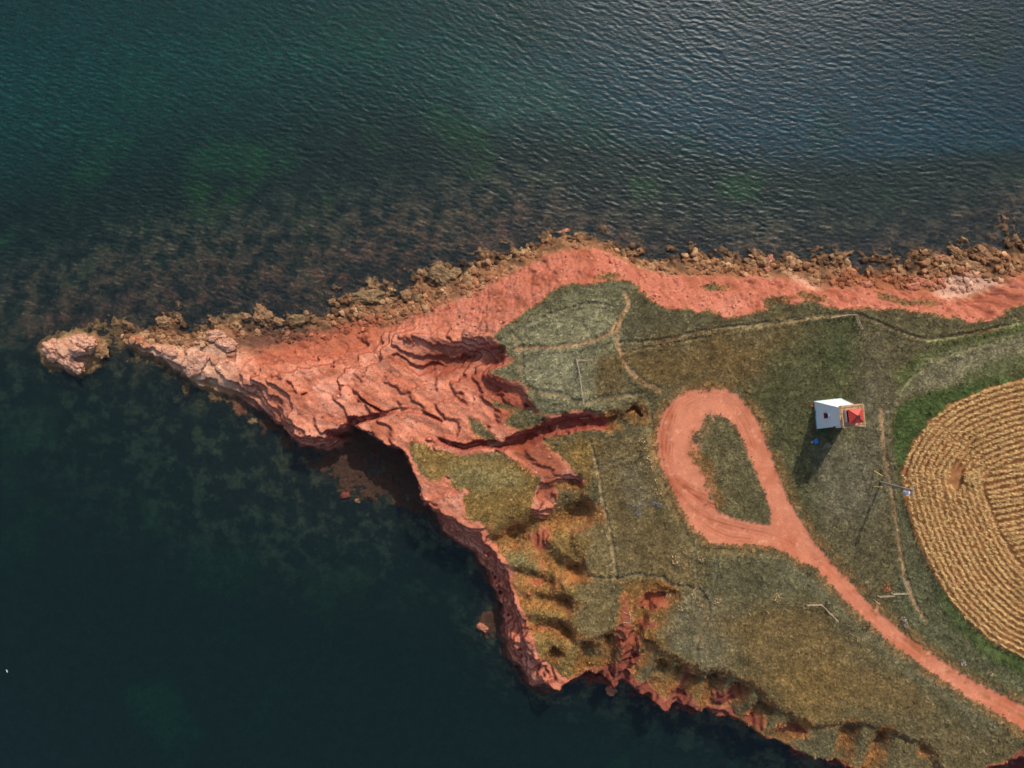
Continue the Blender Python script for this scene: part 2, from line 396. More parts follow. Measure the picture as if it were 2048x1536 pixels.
carve([(1232,836,10.6,1.2),(1216,848,9.6,2.0),(1180,845,8.8,2.9),(1130,848,8.4,3.0),(1080,864,7.8,2.5),(1040,882,7.2,2.2),(1000,889,6.8,1.5),(960,887,6.8,1.1),(930,895,6.7,1.2),(897,888,7.2,0.9),(855,870,7.5,0.7)], 1.25)
carve([(881,842,7.2,0.7),(837,822,6.7,0.8),(792,819,6.4,0.9),(764,830,6.0,1.0),(730,838,5.4,1.1),(705,843,4.0,1.3)], 1.2)
carve([(1256,824,10.4,0.8),(1272,815,10.3,0.8),(1286,832,10.6,0.7)])
carve([(1000,700,7.6,1.0),(965,704,6.6,1.2),(930,716,5.6,1.3),(885,726,4.8,1.4)])
carve([(1330,1196,10.2,1.6),(1300,1200,9.4,2.2),(1285,1240,8.9,1.8),(1266,1290,8.2,2.4),(1250,1340,7.0,2.8),(1240,1372,5.0,2.4)], 1.2)
carve([(600,790,5.6,0.5),(650,770,5.9,0.4),(690,772,6.0,0.4),(720,800,6.2,0.5),(765,826,6.0,0.6)], 1.2)

hollow = np.zeros(PX.shape)
def scoop(cx, cy_, rx, ry, ang, depth, z=10.8, open_dir=(-0.5, -0.8)):
    """slump hollow: steep crescent head wall on the uphill side, running out along open_dir"""
    global H
    x, y = W(cx, cy_, z); s = (HC - z) / F; rx *= 1.25 * s; ry *= 1.3 * s
    sel = np.where((abs(PX - x) < 2 * max(rx, ry) + 3) & (abs(PY - y) < 2 * max(rx, ry) + 3))[0]
    dx, dy = PX[sel] - x, PY[sel] - y
    c, s_ = math.cos(math.radians(ang)), math.sin(math.radians(ang))
    u = (dx * c + dy * s_) / rx; v = (-dx * s_ + dy * c) / ry
    r = np.sqrt(u * u + v * v) + 0.22 * n_e[sel] + 0.14 * n_b[sel]
    o = np.array(open_dir) / np.hypot(*open_dir)
    w = (dx * o[0] + dy * o[1]) / max(rx, ry)          # + towards the open side
    H[sel] -= 0.85 * depth * sm(1.1, 0.3, r) * (1 - 0.92 * sm(-0.6, 0.9, w))
    hollow[sel] = np.maximum(hollow[sel], sm(1.15, 0.7, r))

for a in [(1225,838,26,20,0,1.2),(1275,830,18,22,0,1.0),(1148,968,22,8,-30,1.0),(1087,1000,18,16,0,1.0),(1322,1190,32,24,0,1.4),(1855,1508,14,14,0,1.2)]:
    scoop(*a)

def scarp(poly, drop, z=10.6):
    global H
    sd = sdist(crom(wpts(poly + poly[:1], z), 3)) + 1.5 * n_e + 1.6 * n_a + 0.6 * n_b
    H = np.where(H > 3, H - drop * sm(-0.4, 1.3, sd), H)
    hollow[:] = np.maximum(hollow, 0.5 * sm(-0.4, 0.6, sd) * sm(2.2, 0.8, sd))
scarp([(1160,965),(1190,1015),(1195,1050),(1150,1075),(1178,1145),(1130,1172),(1152,1210),(1140,1240),(1160,1282),(1200,1266),(1240,1262),(1242,1300),(1225,1380),(1120,1400),(1040,1330),(985,1200),(960,1090),(1040,1050),(1090,1000)], 1.0)
scarp([(1300,1275),(1345,1310),(1400,1338),(1440,1338),(1500,1362),(1548,1402),(1625,1446),(1712,1436),(1780,1452),(1870,1495),(1860,1590),(1600,1540),(1440,1470),(1300,1420),(1250,1390),(1270,1330)], 1.1)

def valley(pts, hw, depth, z=10.3):
    """eroded side valley: steep crescent head, V section with the darker wall on the uphill side, open at the cliff"""
    global H
    p_ = crom(wpts(pts, z), 5)
    d, t = pdist(p_, 6.0, True)
    hw_ = 1.55 * hw * (0.8 + 0.5 * t) * np.clip(1 + 0.5 * n_e + 0.3 * n_b, 0.5, 1.6)
    d = d + 0.6 * n_b + 0.9 * n_e + 0.8 * n_a
    v = np.clip(1 - np.maximum(d, 0) / hw_, 0, 1)
    v = v * v * (3 - 2 * v) * 0.6 + v * 0.4
    H -= 1.2 * depth * v * sm(-0.02, 0.1, t) * np.clip(1.0 + 0.8 * n_a, 0.4, 1.5) * (1 - 0.35 * t)
    hollow[:] = np.maximum(hollow, sm(0.05, 0.6, v))

for pts, hw, dep in [
 ([(1188,1030),(1165,1026),(1125,1040),(1085,1050),(1040,1066),(985,1082)], 2.5, 2.6),
 ([(1168,1150),(1130,1142),(1095,1124),(1068,1098),(1030,1085)], 2.2, 2.4),
 ([(1112,1178),(1065,1162),(1015,1155)], 1.7, 2.0),
 ([(1148,1212),(1105,1210),(1065,1204),(1020,1195)], 1.9, 2.2),
 ([(1152,1278),(1115,1266),(1070,1262),(1035,1256)], 1.9, 2.2),
 ([(1122,1308),(1104,1330),(1085,1362)], 1.7, 1.8),
 ([(1186,1288),(1178,1325),(1172,1365)], 1.8, 2.2), ([(1222,1272),(1220,1310),(1212,1362)], 1.7, 2.2),
 ([(1336,1325),(1326,1365),(1306,1405)], 1.8, 2.2), ([(1372,1336),(1362,1366),(1352,1390)], 1.6, 1.8), ([(1396,1356),(1380,1400),(1362,1430)], 2.0, 2.8),
 ([(1438,1352),(1430,1390),(1424,1440)], 1.9, 2.4), ([(1490,1372),(1474,1410),(1460,1450)], 2.0, 2.6),
 ([(1538,1412),(1520,1440),(1500,1466)], 1.9, 2.2), ([(1612,1456),(1585,1475),(1555,1500)], 1.9, 2.0),
 ([(1704,1448),(1700,1490),(1690,1545)], 1.8, 2.0), ([(1772,1462),(1764,1505),(1750,1560)], 1.9, 2.0), ([(1300,1280),(1290,1310),(1275,1345)], 1.6, 1.6),
 ([(1166,962),(1125,968),(1090,985)], 1.5, 1.6)]:
    valley(pts, hw, dep)

slope0 = None
rock = (1 - m_grass) * (1 - m_road) * (1 - m_field)
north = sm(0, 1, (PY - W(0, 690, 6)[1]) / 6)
# strata: plates with ragged scalloped edges on the bare headland, bedding running down to the right
ub = PX * 0.86 - PY * 0.5; vb = PX * 0.5 + PY * 0.86
bed_n = fbm(ub * 0.45, vb, 5.0, 4, 5, 0.5); plate = fbm(ub * 0.6, vb, 9.0, 3, 8, 0.45)
strata_n = H + 1.5 * bed_n + 0.16 * n_b + 0.06 * n_d + 0.10 * vb
step = 1.15
q = strata_n / step
fr = q - np.floor(q)
terr = (np.floor(q) + sm(0.80, 1.0, fr)) * step - strata_n + 0.5 * step
sp = np.clip(1 - north, 0, 1)                              # plates are strongest on the southern side of the spit
wetl = sm(0.2, 0.9, H)
H += rock * wetl * terr * (0.12 + 0.62 * sp) * sm(10.8, 9.8, H)
q2 = (H + 0.55 * bed_n + 0.5 * fbm(ub * 0.4, vb, 2.2, 3, 3, 0.5) + 0.06 * n_d) / 0.42
f2 = q2 - np.floor(q2)
thin2 = sm(-0.1, 0.25, fbm(PX, PY, 7, 2, 9) + 0.1)
H += rock * wetl * ((np.floor(q2) + sm(0.72, 1.0, f2) - q2 + 0.5) * 0.42) * (0.12 + 0.36 * sp) * thin2 * sm(10.8, 9.8, H)
edge_crack = rock * sm(0.70, 0.86, fr) * sp * wetl
blk_h = 1.1 * fbm(ub * 0.6, vb, 4.5, 4, 9, 0.5) + 0.2 * n_b
qs = blk_h / 0.42
blk = (np.floor(qs) + sm(0.7, 1.0, qs - np.floor(qs))) * 0.42
chx, chy = W(227, 680, 0)
near0 = sm(-1.2, -0.2, H) * sm(2.6, 1.2, H) * sm(0.6, 3.0, np.hypot((PX - chx) * 1.3, (PY - chy) * 0.5))
blk2 = fbm(PX, PY, 1.5, 3, 6, 0.5); q3 = blk2 / 0.22
H += rock * near0 * north * (1.2 * blk + 0.55 * (np.floor(q3) + sm(0.6, 1.0, q3 - np.floor(q3))) * 0.22 + 0.2 * n_b)
rub = sm(-0.1, 0.35, fbm(PX, PY, 8, 3, 2))                 # rubbly patches between smooth plates
H += rock * sm(2.5, 4, H) * ((0.06 + (0.22 + 0.25 * rub) * north) * fbm(PX + 0.5 * n_e, PY, 1.5, 4, 10, 0.6, True) + 0.05 * n_d + 0.16 * n_e)
# runnels down the red northern bank
ru = fbm(PX * 1.0 + 0.5 * n_e, PY * 0.35, 0.9, 3, 7, 0.5, True)
H += rock * north * sm(2.8, 4.5, H) * sm(11.5, 9.5, H) * 0.34 * ru
# reef below water
reef = sm(-4.6, -1.0, H) * sm(0.3, -0.2, H)
H += reef * (0.9 * fbm(PX, PY, 4.0, 5, 11, 0.6) + 0.35 * fbm(PX, PY, 1.3, 3, 3, 0.6, True))
H = np.where((H < 0.02) & (H > -0.06), -0.06, H)
# turf relief
H += m_grass * (0.12 * n_b + 0.16 * n_e + 0.10 * n_d)

# paths: (px line, half width px, colour, strength, depth m)
PATHS = {
 'cliff_top': ([(1241,685),(1317,680),(1382,666),(1420,659),(1495,651),(1590,638),(1653,629),(1710,627),(1748,641),(1795,660),(1827,673),(1856,678),(1890,673),(1970,660),(2048,641),(2300,590)], 3.0, (118,104,74), 0.85, 0.28),
 'fence_line': ([(1241,706),(1291,696),(1356,685),(1420,672),(1479,660),(1558,648),(1637,635),(1704,629)], 2.2, (132,112,78), 0.7, 0.1),
 'viewpoint': ([(1249,586),(1257,607),(1246,627),(1236,648),(1233,674),(1238,700),(1249,726),(1264,745),(1285,763),(1317,781)], 5.0, (150,118,82), 0.85, 0.12),
 'tip': ([(1030,700),(1046,695),(1082,694),(1134,691),(1186,680),(1220,664),(1231,643)], 4.2, (150,115,82), 0.85, 0.12),
 'ring': ([(1020,668),(1040,690),(1040,720),(1043,752),(1054,773),(1082,786),(1121,790),(1160,805),(1199,799),(1238,794),(1270,790)], 5.0, (128,110,80), 0.7, 0.18),
 'brow': ([(1056,648),(1108,625),(1160,608),(1199,607),(1230,612)], 2.6, (112,104,80), 0.7, 0.12),
 'gully': ([(1181,884),(1189,915),(1197,949),(1207,1009),(1218,1056),(1228,1118),(1233,1160)], 3.6, (132,115,84), 0.85, 0.25),
 'cross': ([(1134,1173),(1171,1157),(1223,1159),(1238,1159),(1278,1151),(1317,1155),(1348,1170),(1390,1177),(1410,1196),(1416,1225),(1408,1256),(1395,1287),(1395,1321),(1392,1350)], 4.2, (116,104,74), 0.8, 0.35),
 'link': ([(1390,1105),(1392,1152),(1395,1176)], 2.2, (105,103,82), 0.8, 0.25),
 'loop_link': ([(1436,1123),(1428,1162),(1420,1200),(1414,1222)], 2.4, (98,98,76), 0.7, 0.2),
 'gully_link': ([(1189,945),(1215,930),(1245,920),(1280,905)], 3.0, (110,104,80), 0.5, 0.1),
 'lighthouse': ([(1761,820),(1764,852),(1766,889),(1771,926),(1777,962),(1786,1010),(1796,1080),(1806,1140),(1828,1205),(1850,1240)], 4.4, (142,112,80), 0.75, 0.12),
 'field_track': ([(1790,800),(1815,765),(1840,742),(1900,710),(1980,688),(2048,672),(2300,628)], 2.6, (128,122,88), 0.7, 0.1),
 'green_track': ([(1856,684),(1900,676),(1980,658),(2048,648),(2300,600)], 3.4, (118,122,76), 0.6, 0.08),
 'verge': ([(1284,790),(1296,820),(1298,880),(1318,960),(1343,1020),(1372,1080),(1395,1103),(1450,1106),(1520,1108)], 7.0, (116,102,66), 0.6, 0.12),
}
path_m = np.zeros(PX.shape); path_c = np.zeros((len(PX), 3)); path_id = np.full(PX.shape, -1)

def lin(c):
    c = np.asarray(c, float) / 255.0
    return np.where(c <= 0.04045, c / 12.92, ((c + 0.055) / 1.055) ** 2.4)

K = 1.0
for i, (k, (pts, hw, col, st, dep)) in enumerate(PATHS.items()):
    d = pdist(crom(wpts(pts, 12), 5), 4.0)
    w = 1.15 * hw * 128 / F
    m = st * sm(w * 1.35, w * 0.5, d + 0.3 * n_b * w + 0.45 * n_e * w) * (0.95 + 0.5 * n_e + 0.3 * n_b)
    H += 0.15 * sm(w * 1.2, w * 1.5, d) * sm(w * 3.2, w * 1.9, d) * m_grass * (m_road < 0.1)
    m = np.clip(m, 0, 1) * m_grass
    path_c = np.where((m > path_m)[:, None], lin(col), path_c)
    path_id = np.where((m > path_m) & (m > 0.42), i, path_id)
    path_m = np.maximum(path_m, m)
    H -= dep * m
H = np.where(sd_road > -6, lerp(H, 11.95 - 0.03 * np.clip(road_d, 0, 4), m_road * sm(9, 11, H)), H)

# ------------------------------------------------------------------ base colours
col = np.zeros((len(PX), 3))
hx = np.gradient(H.reshape(NY, NX), XS, axis=1).ravel(); hy = np.gradient(H.reshape(NY, NX), YS, axis=0).ravel()
slope = np.sqrt(hx * hx + hy * hy)

def mixc(c, m):
    global col
    col += (np.asarray(c) - col) * m[:, None]

def patch(poly, c, z=12, soft=3.0, amp=2.5, st=1.0, mask=None):
    s = sdist(crom(wpts(poly + poly[:1], z), 3))
    m = st * sm(-soft, soft, s + amp * n_a + 0.5 * amp * n_e)
    if mask is not None:
        m = m * mask
    mixc(lin(c) * K, m)
    return m

# rock
mixc(lin((192,108,80)) , np.ones(len(PX)))
mixc(lin((208,130,102)), sm(0.0, 0.5, n_a + 0.5 * n_b) * 0.8)
mixc(lin((190,100,80)), north * sm(3, 4.5, H) * 0.5)
mixc(lin((160,82,56)), sm(0.05, 0.5, -n_a + 0.5 * n_e) * 0.8)
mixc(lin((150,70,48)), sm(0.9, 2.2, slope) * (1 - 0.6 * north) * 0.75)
# brown weathered shore rock
low = sm(3.2, 2.0, H + 0.8 * n_e) * sm(-1, 2, PY + 3 + (PX + 60) * 0.03)
tipm = sm(-50, -62, PX + 3 * n_a)
mixc(lin((140,94,62)), np.maximum(low, 0) * 0.9)
mixc(lin((172,134,96)), low * sm(0.05, 0.5, n_b + 0.5 * n_e) * 0.7)
mixc(lin((70,56,40)), low * sm(0.45, 0.15, H + 0.25 * n_e) * 0.8)
mixc(lin((96,76,44)), low * sm(0.1, 0.55, n_e - 0.3 * n_b) * 0.8)
mixc(lin((138,70,46)), low * sm(1.2, 2.4, H) * 0.7)
mixc(lin((205,145,115)), tipm * sm(0.8, 1.8, H) * 0.85)
mixc(lin((214,168,140)), tipm * sm(0.8, 1.8, H) * sm(0.0, 0.5, n_b) * 0.6)
mixc(lin((118,86,56)), tipm * sm(1.0, 0.4, H) * 0.85)
mixc(lin((70,54,38)), tipm * sm(0.4, 0.1, H) * 0.7)
col *= np.array([1.09, 1.29, 1.31])
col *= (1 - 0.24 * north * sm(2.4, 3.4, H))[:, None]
sh = sdist(crom(wpts([(225,676),(235,648),(300,640),(330,625),(440,640),(560,645),(640,610),(740,575),(810,565),(857,525),(950,515),(1030,492),(1100,470),(1200,470),(1250,470),(1400,498),(1700,510),(2048,470),(2300,420),(2300,500),(2048,545),(1990,568),(1900,585),(1740,572),(1630,574),(1520,552),(1330,552),(1240,518),(1180,498),(1112,508),(1048,540),(968,580),(908,606),(828,636),(766,660),(680,668),(600,682),(520,692),(460,700),(420,690),(360,692),(300,690),(222,676)], 1.5), 2))
shm = sm(-1.0, 1.2, sh + 1.0 * n_e + 0.6 * n_b)
tone = n_e + 0.7 * n_b + 0.4 * n_a
mixc(lin((132,92,62)), shm * 0.85)
mixc(lin((178,140,102)), shm * sm(0.1, 0.5, tone) * 0.8)
mixc(lin((84,62,42)), shm * sm(0.1, 0.5, -tone) * 0.8)
mixc(lin((148,84,56)), shm * sm(0.15, 0.5, n_a + 0.3 * n_e) * sm(1.0, 2.0, H) * 0.7)
mixc(lin((66,52,38)), shm * sm(0.5, 0.15, H + 0.25 * n_e) * 0.75)
mixc(lin((226,160,134)), sm(0.0, 0.45, n_c + 0.5 * n_a + 0.2 * n_b) * (1 - shm) * sm(3.0, 4.5, H) * sm(0.9, 0.4, slope) * 0.35)
# lower red-brown saddle on the north side of the spit
patch([(560,690),(640,665),(720,640),(770,650),(760,690),(700,715),(620,728),(540,735),(520,710)], (172,94,66), 2.5, 1.5, 1.5, 0.8)
# the bowl
patch([(840,715),(880,695),(930,700),(960,705),(940,735),(890,755),(850,745)], (140,66,44), 6, 1.2, 1.2, 0.8)
patch([(930,760),(975,735),(1030,770),(1075,820),(1060,860),(1010,850),(970,800)], (146,62,42), 9, 1.5, 1.5, 0.7)
patch([(1040,872),(1090,845),(1160,828),(1215,838),(1225,862),(1180,858),(1120,866),(1060,892),(1000,898)], (124,56,44), 8, 0.8, 0.8, 0.85)
# pale washes near the toe on the right
patch([(1580,545),(1620,560),(1650,580),(1620,580),(1590,565)], (214,160,130), 3, 0.8, 1.0, 0.7)
patch([(1860,590),(1890,560),(1930,550),(2000,560),(1960,585),(1900,600)], (205,165,140), 3, 0.8, 1.2, 0.7)
patch([(1640,560),(1700,540),(1780,545),(1870,560),(1860,585),(1700,575)], (140,80,50), 2.5, 1.0, 1.2, 0.7)
# darker seams running down the northern bank
seam = sm(0.25, 0.6, fbm(PX + 1.5 * n_e, PY * 0.4, 2.4, 4, 4, 0.6)) * north * sm(2.6, 3.6, H)
mixc(lin((136,58,38)), seam * rock * 0.8)
mixc(lin((128,58,40)), edge_crack * 0.45)
specks = sm(0.42, 0.6, n_d + 0.35 * n_b + 0.15 * n_a) * sm(2.6, 3.6, H)
mixc(lin((112,48,32)), specks * rock * 0.75)
mixc(lin((214,150,122)), sm(0.4, 0.62, -n_d + 0.3 * n_b) * sm(2.4, 3.6, H) * rock * 0.6)
# maroon foot of the southern cliffs
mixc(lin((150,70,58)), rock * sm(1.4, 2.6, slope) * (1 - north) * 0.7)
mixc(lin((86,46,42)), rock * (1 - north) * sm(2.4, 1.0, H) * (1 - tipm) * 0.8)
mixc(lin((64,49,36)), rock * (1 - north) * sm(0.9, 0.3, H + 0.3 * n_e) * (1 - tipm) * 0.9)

mixc(lin((142,72,46)), bare * 0.8)
southm = sm(8, 16, PX) * sm(-48, -54, PY)
mixc(lin((122,62,48)), southm * rock * 0.85)  # south coast rock darkened to maroon, its shade put into the colour
mixc(lin((176,110,86)), southm * rock * sm(0.2, 0.5, n_b) * 0.5)
# turf
g = m_grass
gcol = col.copy(); keep = col; col = gcol
mixc(lin((96,88,60)), np.ones(len(PX)))
patch([(985,660),(1250,550),(1240,810),(1080,830),(985,745)], (120,116,86), 12, 2, 1.5)
patch([(1110,640),(1190,605),(1215,640),(1190,675),(1080,690),(1060,660)], (142,137,104), 12, 1.5, 1.2, 0.8)
patch([(1050,705),(1190,700),(1180,790),(1070,780)], (140,135,104), 12, 1.5, 1.2, 0.8)
patch([(1195,715),(1240,715),(1255,790),(1190,795)], (112,90,54), 12, 1.5, 1.2, 0.8)
patch([(1250,600),(1400,630),(1400,660),(1250,680)], (92,86,62), 12, 2, 2, 0.8)
patch([(1250,705),(1540,660),(1600,700),(1560,770),(1400,770),(1290,760)], (116,92,54), 12, 4, 4, 0.9)
patch([(1540,700),(1700,645),(1730,760),(1720,900),(1620,1000),(1560,930),(1500,800)], (78,80,50), 12, 4, 4, 0.9)
patch([(1660,640),(1700,650),(1710,720),(1660,740)], (66,76,42), 12, 3, 3, 0.8)
patch([(1720,650),(1800,690),(1790,800),(1750,860),(1720,780)], (104,94,68), 12, 2, 2.5, 0.85)
patch([(1720,760),(1760,760),(1775,960),(1750,1080),(1700,1060),(1640,960),(1700,880)], (104,98,76), 12, 3, 3, 0.8)
patch([(1620,900),(1700,870),(1760,1000),(1690,1060),(1640,1000)], (112,106,84), 12, 3, 3, 0.7)
patch([(1640,1060),(1780,1020),(1800,1140),(1740,1190),(1690,1130)], (92,84,58), 12, 3, 3, 0.8)
patch([(1790,745),(1860,700),(1980,660),(2300,600),(2300,640),(2048,668),(1920,702),(1850,735),(1810,790)], (86,96,50), 12, 1.5, 1.5, 0.9)
patch([(1800,790),(1850,730),(1940,695),(2300,640),(2300,700),(2048,730),(1920,765),(1840,785)], (134,127,97), 12, 1.5, 2, 0.85)
patch([(1930,740),(2048,710),(2300,670),(2300,715),(2048,745),(1930,772)], (92,100,58), 12, 1.2, 1.5, 0.8)
hedge = patch([(1786,900),(1785,850),(1800,812),(1846,788),(1907,775),(1982,760),(2300,712),(2300,735),(2048,758),(1945,788),(1895,812),(1855,848),(1825,890),(1806,925),(1800,955)], (64,86,40), 12, 0.8, 0.8, 0.95)
hedge = np.maximum(hedge, patch([(1870,1170),(1895,1205),(1930,1245),(1975,1285),(2048,1322),(2300,1420),(2300,1460),(2048,1352),(1980,1320),(1930,1275),(1890,1225)], (72,92,40), 12, 0.8, 1.0, 0.9))
patch([(1790,960),(1812,1010),(1850,1120),(1900,1210),(1960,1290),(2048,1350),(2048,1400),(1900,1320),(1800,1240),(1790,1160),(1800,1100)], (84,88,62), 12, 1.5, 2, 0.75)
mixc(lin((64,86,40)), hedge * 0.6)
patch([(1180,880),(1285,870),(1340,1040),(1390,1100),(1390,1170),(1240,1150)], (112,94,60), 11.5, 3, 2.5, 0.9)
patch([(1230,930),(1280,930),(1300,1010),(1260,1020)], (116,108,84), 11.5, 2, 2, 0.6)
patch([(1110,1060),(1210,1000),(1225,1140),(1230,1300),(1160,1280),(1150,1160)], (128,110,72), 11, 2, 2, 0.9)
patch([(815,890),(930,910),(1040,925),(1080,980),(1060,1060),(1120,1010),(1170,960),(1110,900),(1180,880),(1180,960),(1150,1060),(1180,1080),(1150,1140),(1160,1290),(1230,1350),(1130,1370),(1060,1280),(1020,1160),(960,1050),(860,970)], (138,108,56), 10, 1.5, 1.5, 0.9)
patch([(900,930),(960,925),(1020,940),(1040,970),(960,985),(900,960)], (128,116,74), 9.5, 2, 2, 0.8)
patch([(1000,1090),(1060,1080),(1080,1140),(1030,1140)], (126,120,80), 10, 1, 1.5, 0.7)
patch([(1240,1160),(1345,1165),(1350,1240),(1330,1310),(1260,1290)], (140,100,48), 11, 1.5, 1.5, 0.8)
patch([(1340,1200),(1440,1180),(1490,1260),(1480,1320),(1400,1340),(1330,1290)], (118,108,80), 11.5, 2, 3, 0.8)
patch([(1300,1290),(1390,1330),(1400,1420),(1330,1400)], (126,106,60), 10, 2, 2, 0.8)
patch([(1440,1240),(1600,1210),(1700,1280),(1850,1410),(1700,1440),(1560,1420),(1480,1340)], (118,96,58), 11.5, 4, 4, 0.9)
patch([(1560,1330),(1640,1320),(1700,1400),(1640,1470),(1560,1440)], (124,98,54), 11, 4, 3, 0.7)
patch([(1420,1120),(1560,1115),(1640,1170),(1600,1200),(1440,1180)], (92,88,62), 12, 2, 3, 0.85)
patch([(1500,1105),(1560,1108),(1660,1180),(1830,1330),(1990,1440),(1980,1455),(1800,1340),(1650,1210)], (112,108,80), 12, 1.0, 1.2, 0.75)
patch([(1700,1420),(1850,1430),(2000,1480),(2048,1500),(1900,1560),(1720,1500)], (106,92,60), 11, 3, 3, 0.8)
patch([(1390,860),(1420,830),(1490,900),(1538,1040),(1480,1035),(1440,1000),(1440,960),(1390,930)], (108,98,66), 12, 1.0, 1.2, 0.9)
patch([(1340,890),(1390,890),(1430,950),(1440,1015),(1400,960)], (140,100,54), 12, 0.8, 1.0, 0.8)
patch([(1455,880),(1480,880),(1535,1035),(1500,1030),(1470,960)], (90,84,58), 12, 1.2, 2, 0.7)
col += (path_c * 1.15 - col) * path_m[:, None]
gcol = col; col = keep
# orange-dry fringe where turf meets bare red earth
fringe = sm(2.2, 0.1, np.abs(sd_road)) * (1 - m_road) * sm(-0.3, 0.4, n_e + 0.2)
fr2 = np.clip(4 * m_grass * (1 - m_grass), 0, 1)
gcol += (lin((166,108,52)) * K - gcol) * (np.maximum(fringe * 0.4, fr2 * 0.7))[:, None]
# steep turf is torn and reddish brown
steep = sm(0.75, 1.5, slope)
gcol += (lin((120,66,38)) - gcol) * (steep * 0.75)[:, None]
gcol += (lin((146,92,44)) - gcol) * (hollow * 0.7 * sm(-0.35, 0.25, n_e + 0.15))[:, None]
gcol += (lin((100,91,64)) - gcol) * 0.2 * (1 - path_m)[:, None]
gcol *= np.array([1.48, 1.45, 1.42])
var = 0.86 + 0.4 * n_b + 0.25 * n_d + 0.38 * n_e
col += (gcol * var[:, None] - col) * g[:, None]
# road
rc = np.tile(lin((206,122,92)), (len(PX), 1))
rc += (lin((192,104,74)) - rc) * sm(0.0, 0.5, n_c + 0.4 * n_e)[:, None] * 0.8
RUTS = [[(1352,800),(1330,840),(1322,880),(1326,920),(1340,960),(1360,990),(1390,1020),(1420,1040)],[(1345,830),(1334,870),(1334,910),(1345,945),(1370,975),(1400,1000),(1415,1010)],
 [(1328,860),(1324,900),(1333,945),(1352,985),(1380,1015),(1400,1035)],[(1336,930),(1355,960),(1385,980),(1412,990)],[(1350,975),(1375,1005),(1405,1030),(1440,1045),(1490,1058)],
 [(1340,890),(1338,925),(1352,958),(1380,985),(1430,1010)],[(1395,1000),(1430,1040),(1480,1056),(1540,1068),(1590,1090),(1640,1125)],[(1362,992),(1400,1040),(1450,1070),(1500,1078)],[(1345,850),(1328,900),(1332,935),(1350,970),(1372,1000),(1385,1030)],
 [(1365,800),(1400,785),(1450,790),(1480,815),(1500,850)],[(1372,812),(1405,796),(1445,800),(1470,822),(1490,856),(1510,905)]]
ruts = np.zeros(PX.shape)
for k_, r_ in enumerate(RUTS):
    c_ = crom(wpts(r_, 12), 6)
    d_ = pdist(c_, 3.0)
    fade = np.clip(0.75 + 1.0 * n_a + 0.6 * n_e, 0, 1) * (1 if k_ < 6 else 0.55)
    ruts = np.maximum(ruts, fade * np.maximum(sm(0.34, 0.1, np.abs(d_ + 0.12 * n_e)), 0.6 * sm(0.24, 0.08, np.abs(d_ - 0.6 + 0.12 * n_e))))
rc += (lin((150,66,42)) - rc) * (ruts * 0.85)[:, None]
mid = crom(wpts([(1600,1080),(1660,1125),(1715,1190),(1790,1262),(1900,1345),(2048,1436),(2300,1560)], 12), 5)
md = pdist(mid, 5.0)
rc += (lin((190,96,66)) - rc) * (sm(0.35, 0.15, np.abs(md - 0.95)) * sm(-0.2, 0.4, n_a) * 0.5)[:, None]
rc += (lin((150,98,54)) - rc) * (sm(0.5, 0.2, md) * sm(0.05, 0.4, n_e + 0.3 * n_c + 0.3 * n_b) * 0.75)[:, None]
streak = fbm(md * 2.2, (PX - PY) * 0.12, 0.6, 3, 6) * sm(4.5, 3.0, md)
rc *= (1 + 0.16 * streak)[:, None]
rc += (lin((226,160,128)) - rc) * (sm(0.25, 0.5, n_b + 0.4 * n_d) * 0.35)[:, None]
rc += (lin((160,78,50)) - rc) * (sm(0.0, 0.5, n_a + 0.5 * n_e) * sm(1.6, 0.2, road_d) * 0.5)[:, None]
rc *= (1 + 0.07 * n_d + 0.06 * n_b)[:, None] * np.array([0.97, 1.08, 1.03])
H -= 0.05 * ruts * m_road
col += (rc - col) * m_road[:, None]
# field soil
fc = np.tile(lin((158,108,66)), (len(PX), 1)) * (1 + 0.25 * n_b)[:, None]
col += (fc - col) * m_field[:, None]
# sea bed: weed-grown reef in the shallows, green sand and mud further out
bed = sm(0.0, -0.12, H)
swm = sm(6, -14, PY + 0.15 * PX)  # darkens the south-west bed to stand in for absent sun and sky sheen
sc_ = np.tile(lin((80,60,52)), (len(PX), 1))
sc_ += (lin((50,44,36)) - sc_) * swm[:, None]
reefp = fbm(PX, PY, 9, 5, 5, 0.6); reefq = fbm(PX, PY, 3.5, 4, 9, 0.62)
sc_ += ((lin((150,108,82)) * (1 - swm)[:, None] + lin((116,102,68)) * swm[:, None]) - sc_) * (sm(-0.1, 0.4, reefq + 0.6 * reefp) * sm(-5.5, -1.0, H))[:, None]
sc_ += (lin((44,36,34)) - sc_) * (sm(0.12, 0.45, -reefq + 0.2 * n_b) * 0.8)[:, None]
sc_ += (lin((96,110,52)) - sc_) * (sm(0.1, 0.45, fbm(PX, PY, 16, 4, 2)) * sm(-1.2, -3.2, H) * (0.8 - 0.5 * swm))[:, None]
blue = sm(-20, 45, PX)[:, None]
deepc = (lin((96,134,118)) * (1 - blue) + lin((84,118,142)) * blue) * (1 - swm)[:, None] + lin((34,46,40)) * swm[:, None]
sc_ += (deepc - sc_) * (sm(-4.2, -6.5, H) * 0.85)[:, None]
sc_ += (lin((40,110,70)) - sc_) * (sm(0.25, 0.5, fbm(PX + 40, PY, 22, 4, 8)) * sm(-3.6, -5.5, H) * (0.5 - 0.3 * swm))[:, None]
def bedpatch(poly, c, st, soft=3.0, z=-4):
    m = st * sm(-soft, soft, sdist(crom(wpts(poly + poly[:1], z), 3)) + 3.5 * n_c + 2.5 * n_a + n_e)
    sc_[:] = sc_ + (lin(c) - sc_) * m[:, None]
bedpatch([(0,560),(300,430),(620,390),(800,380),(1000,330),(1130,330),(1110,420),(900,520),(600,600),(200,640),(0,680)], (142,106,88), 0.0, 3.0, -2)
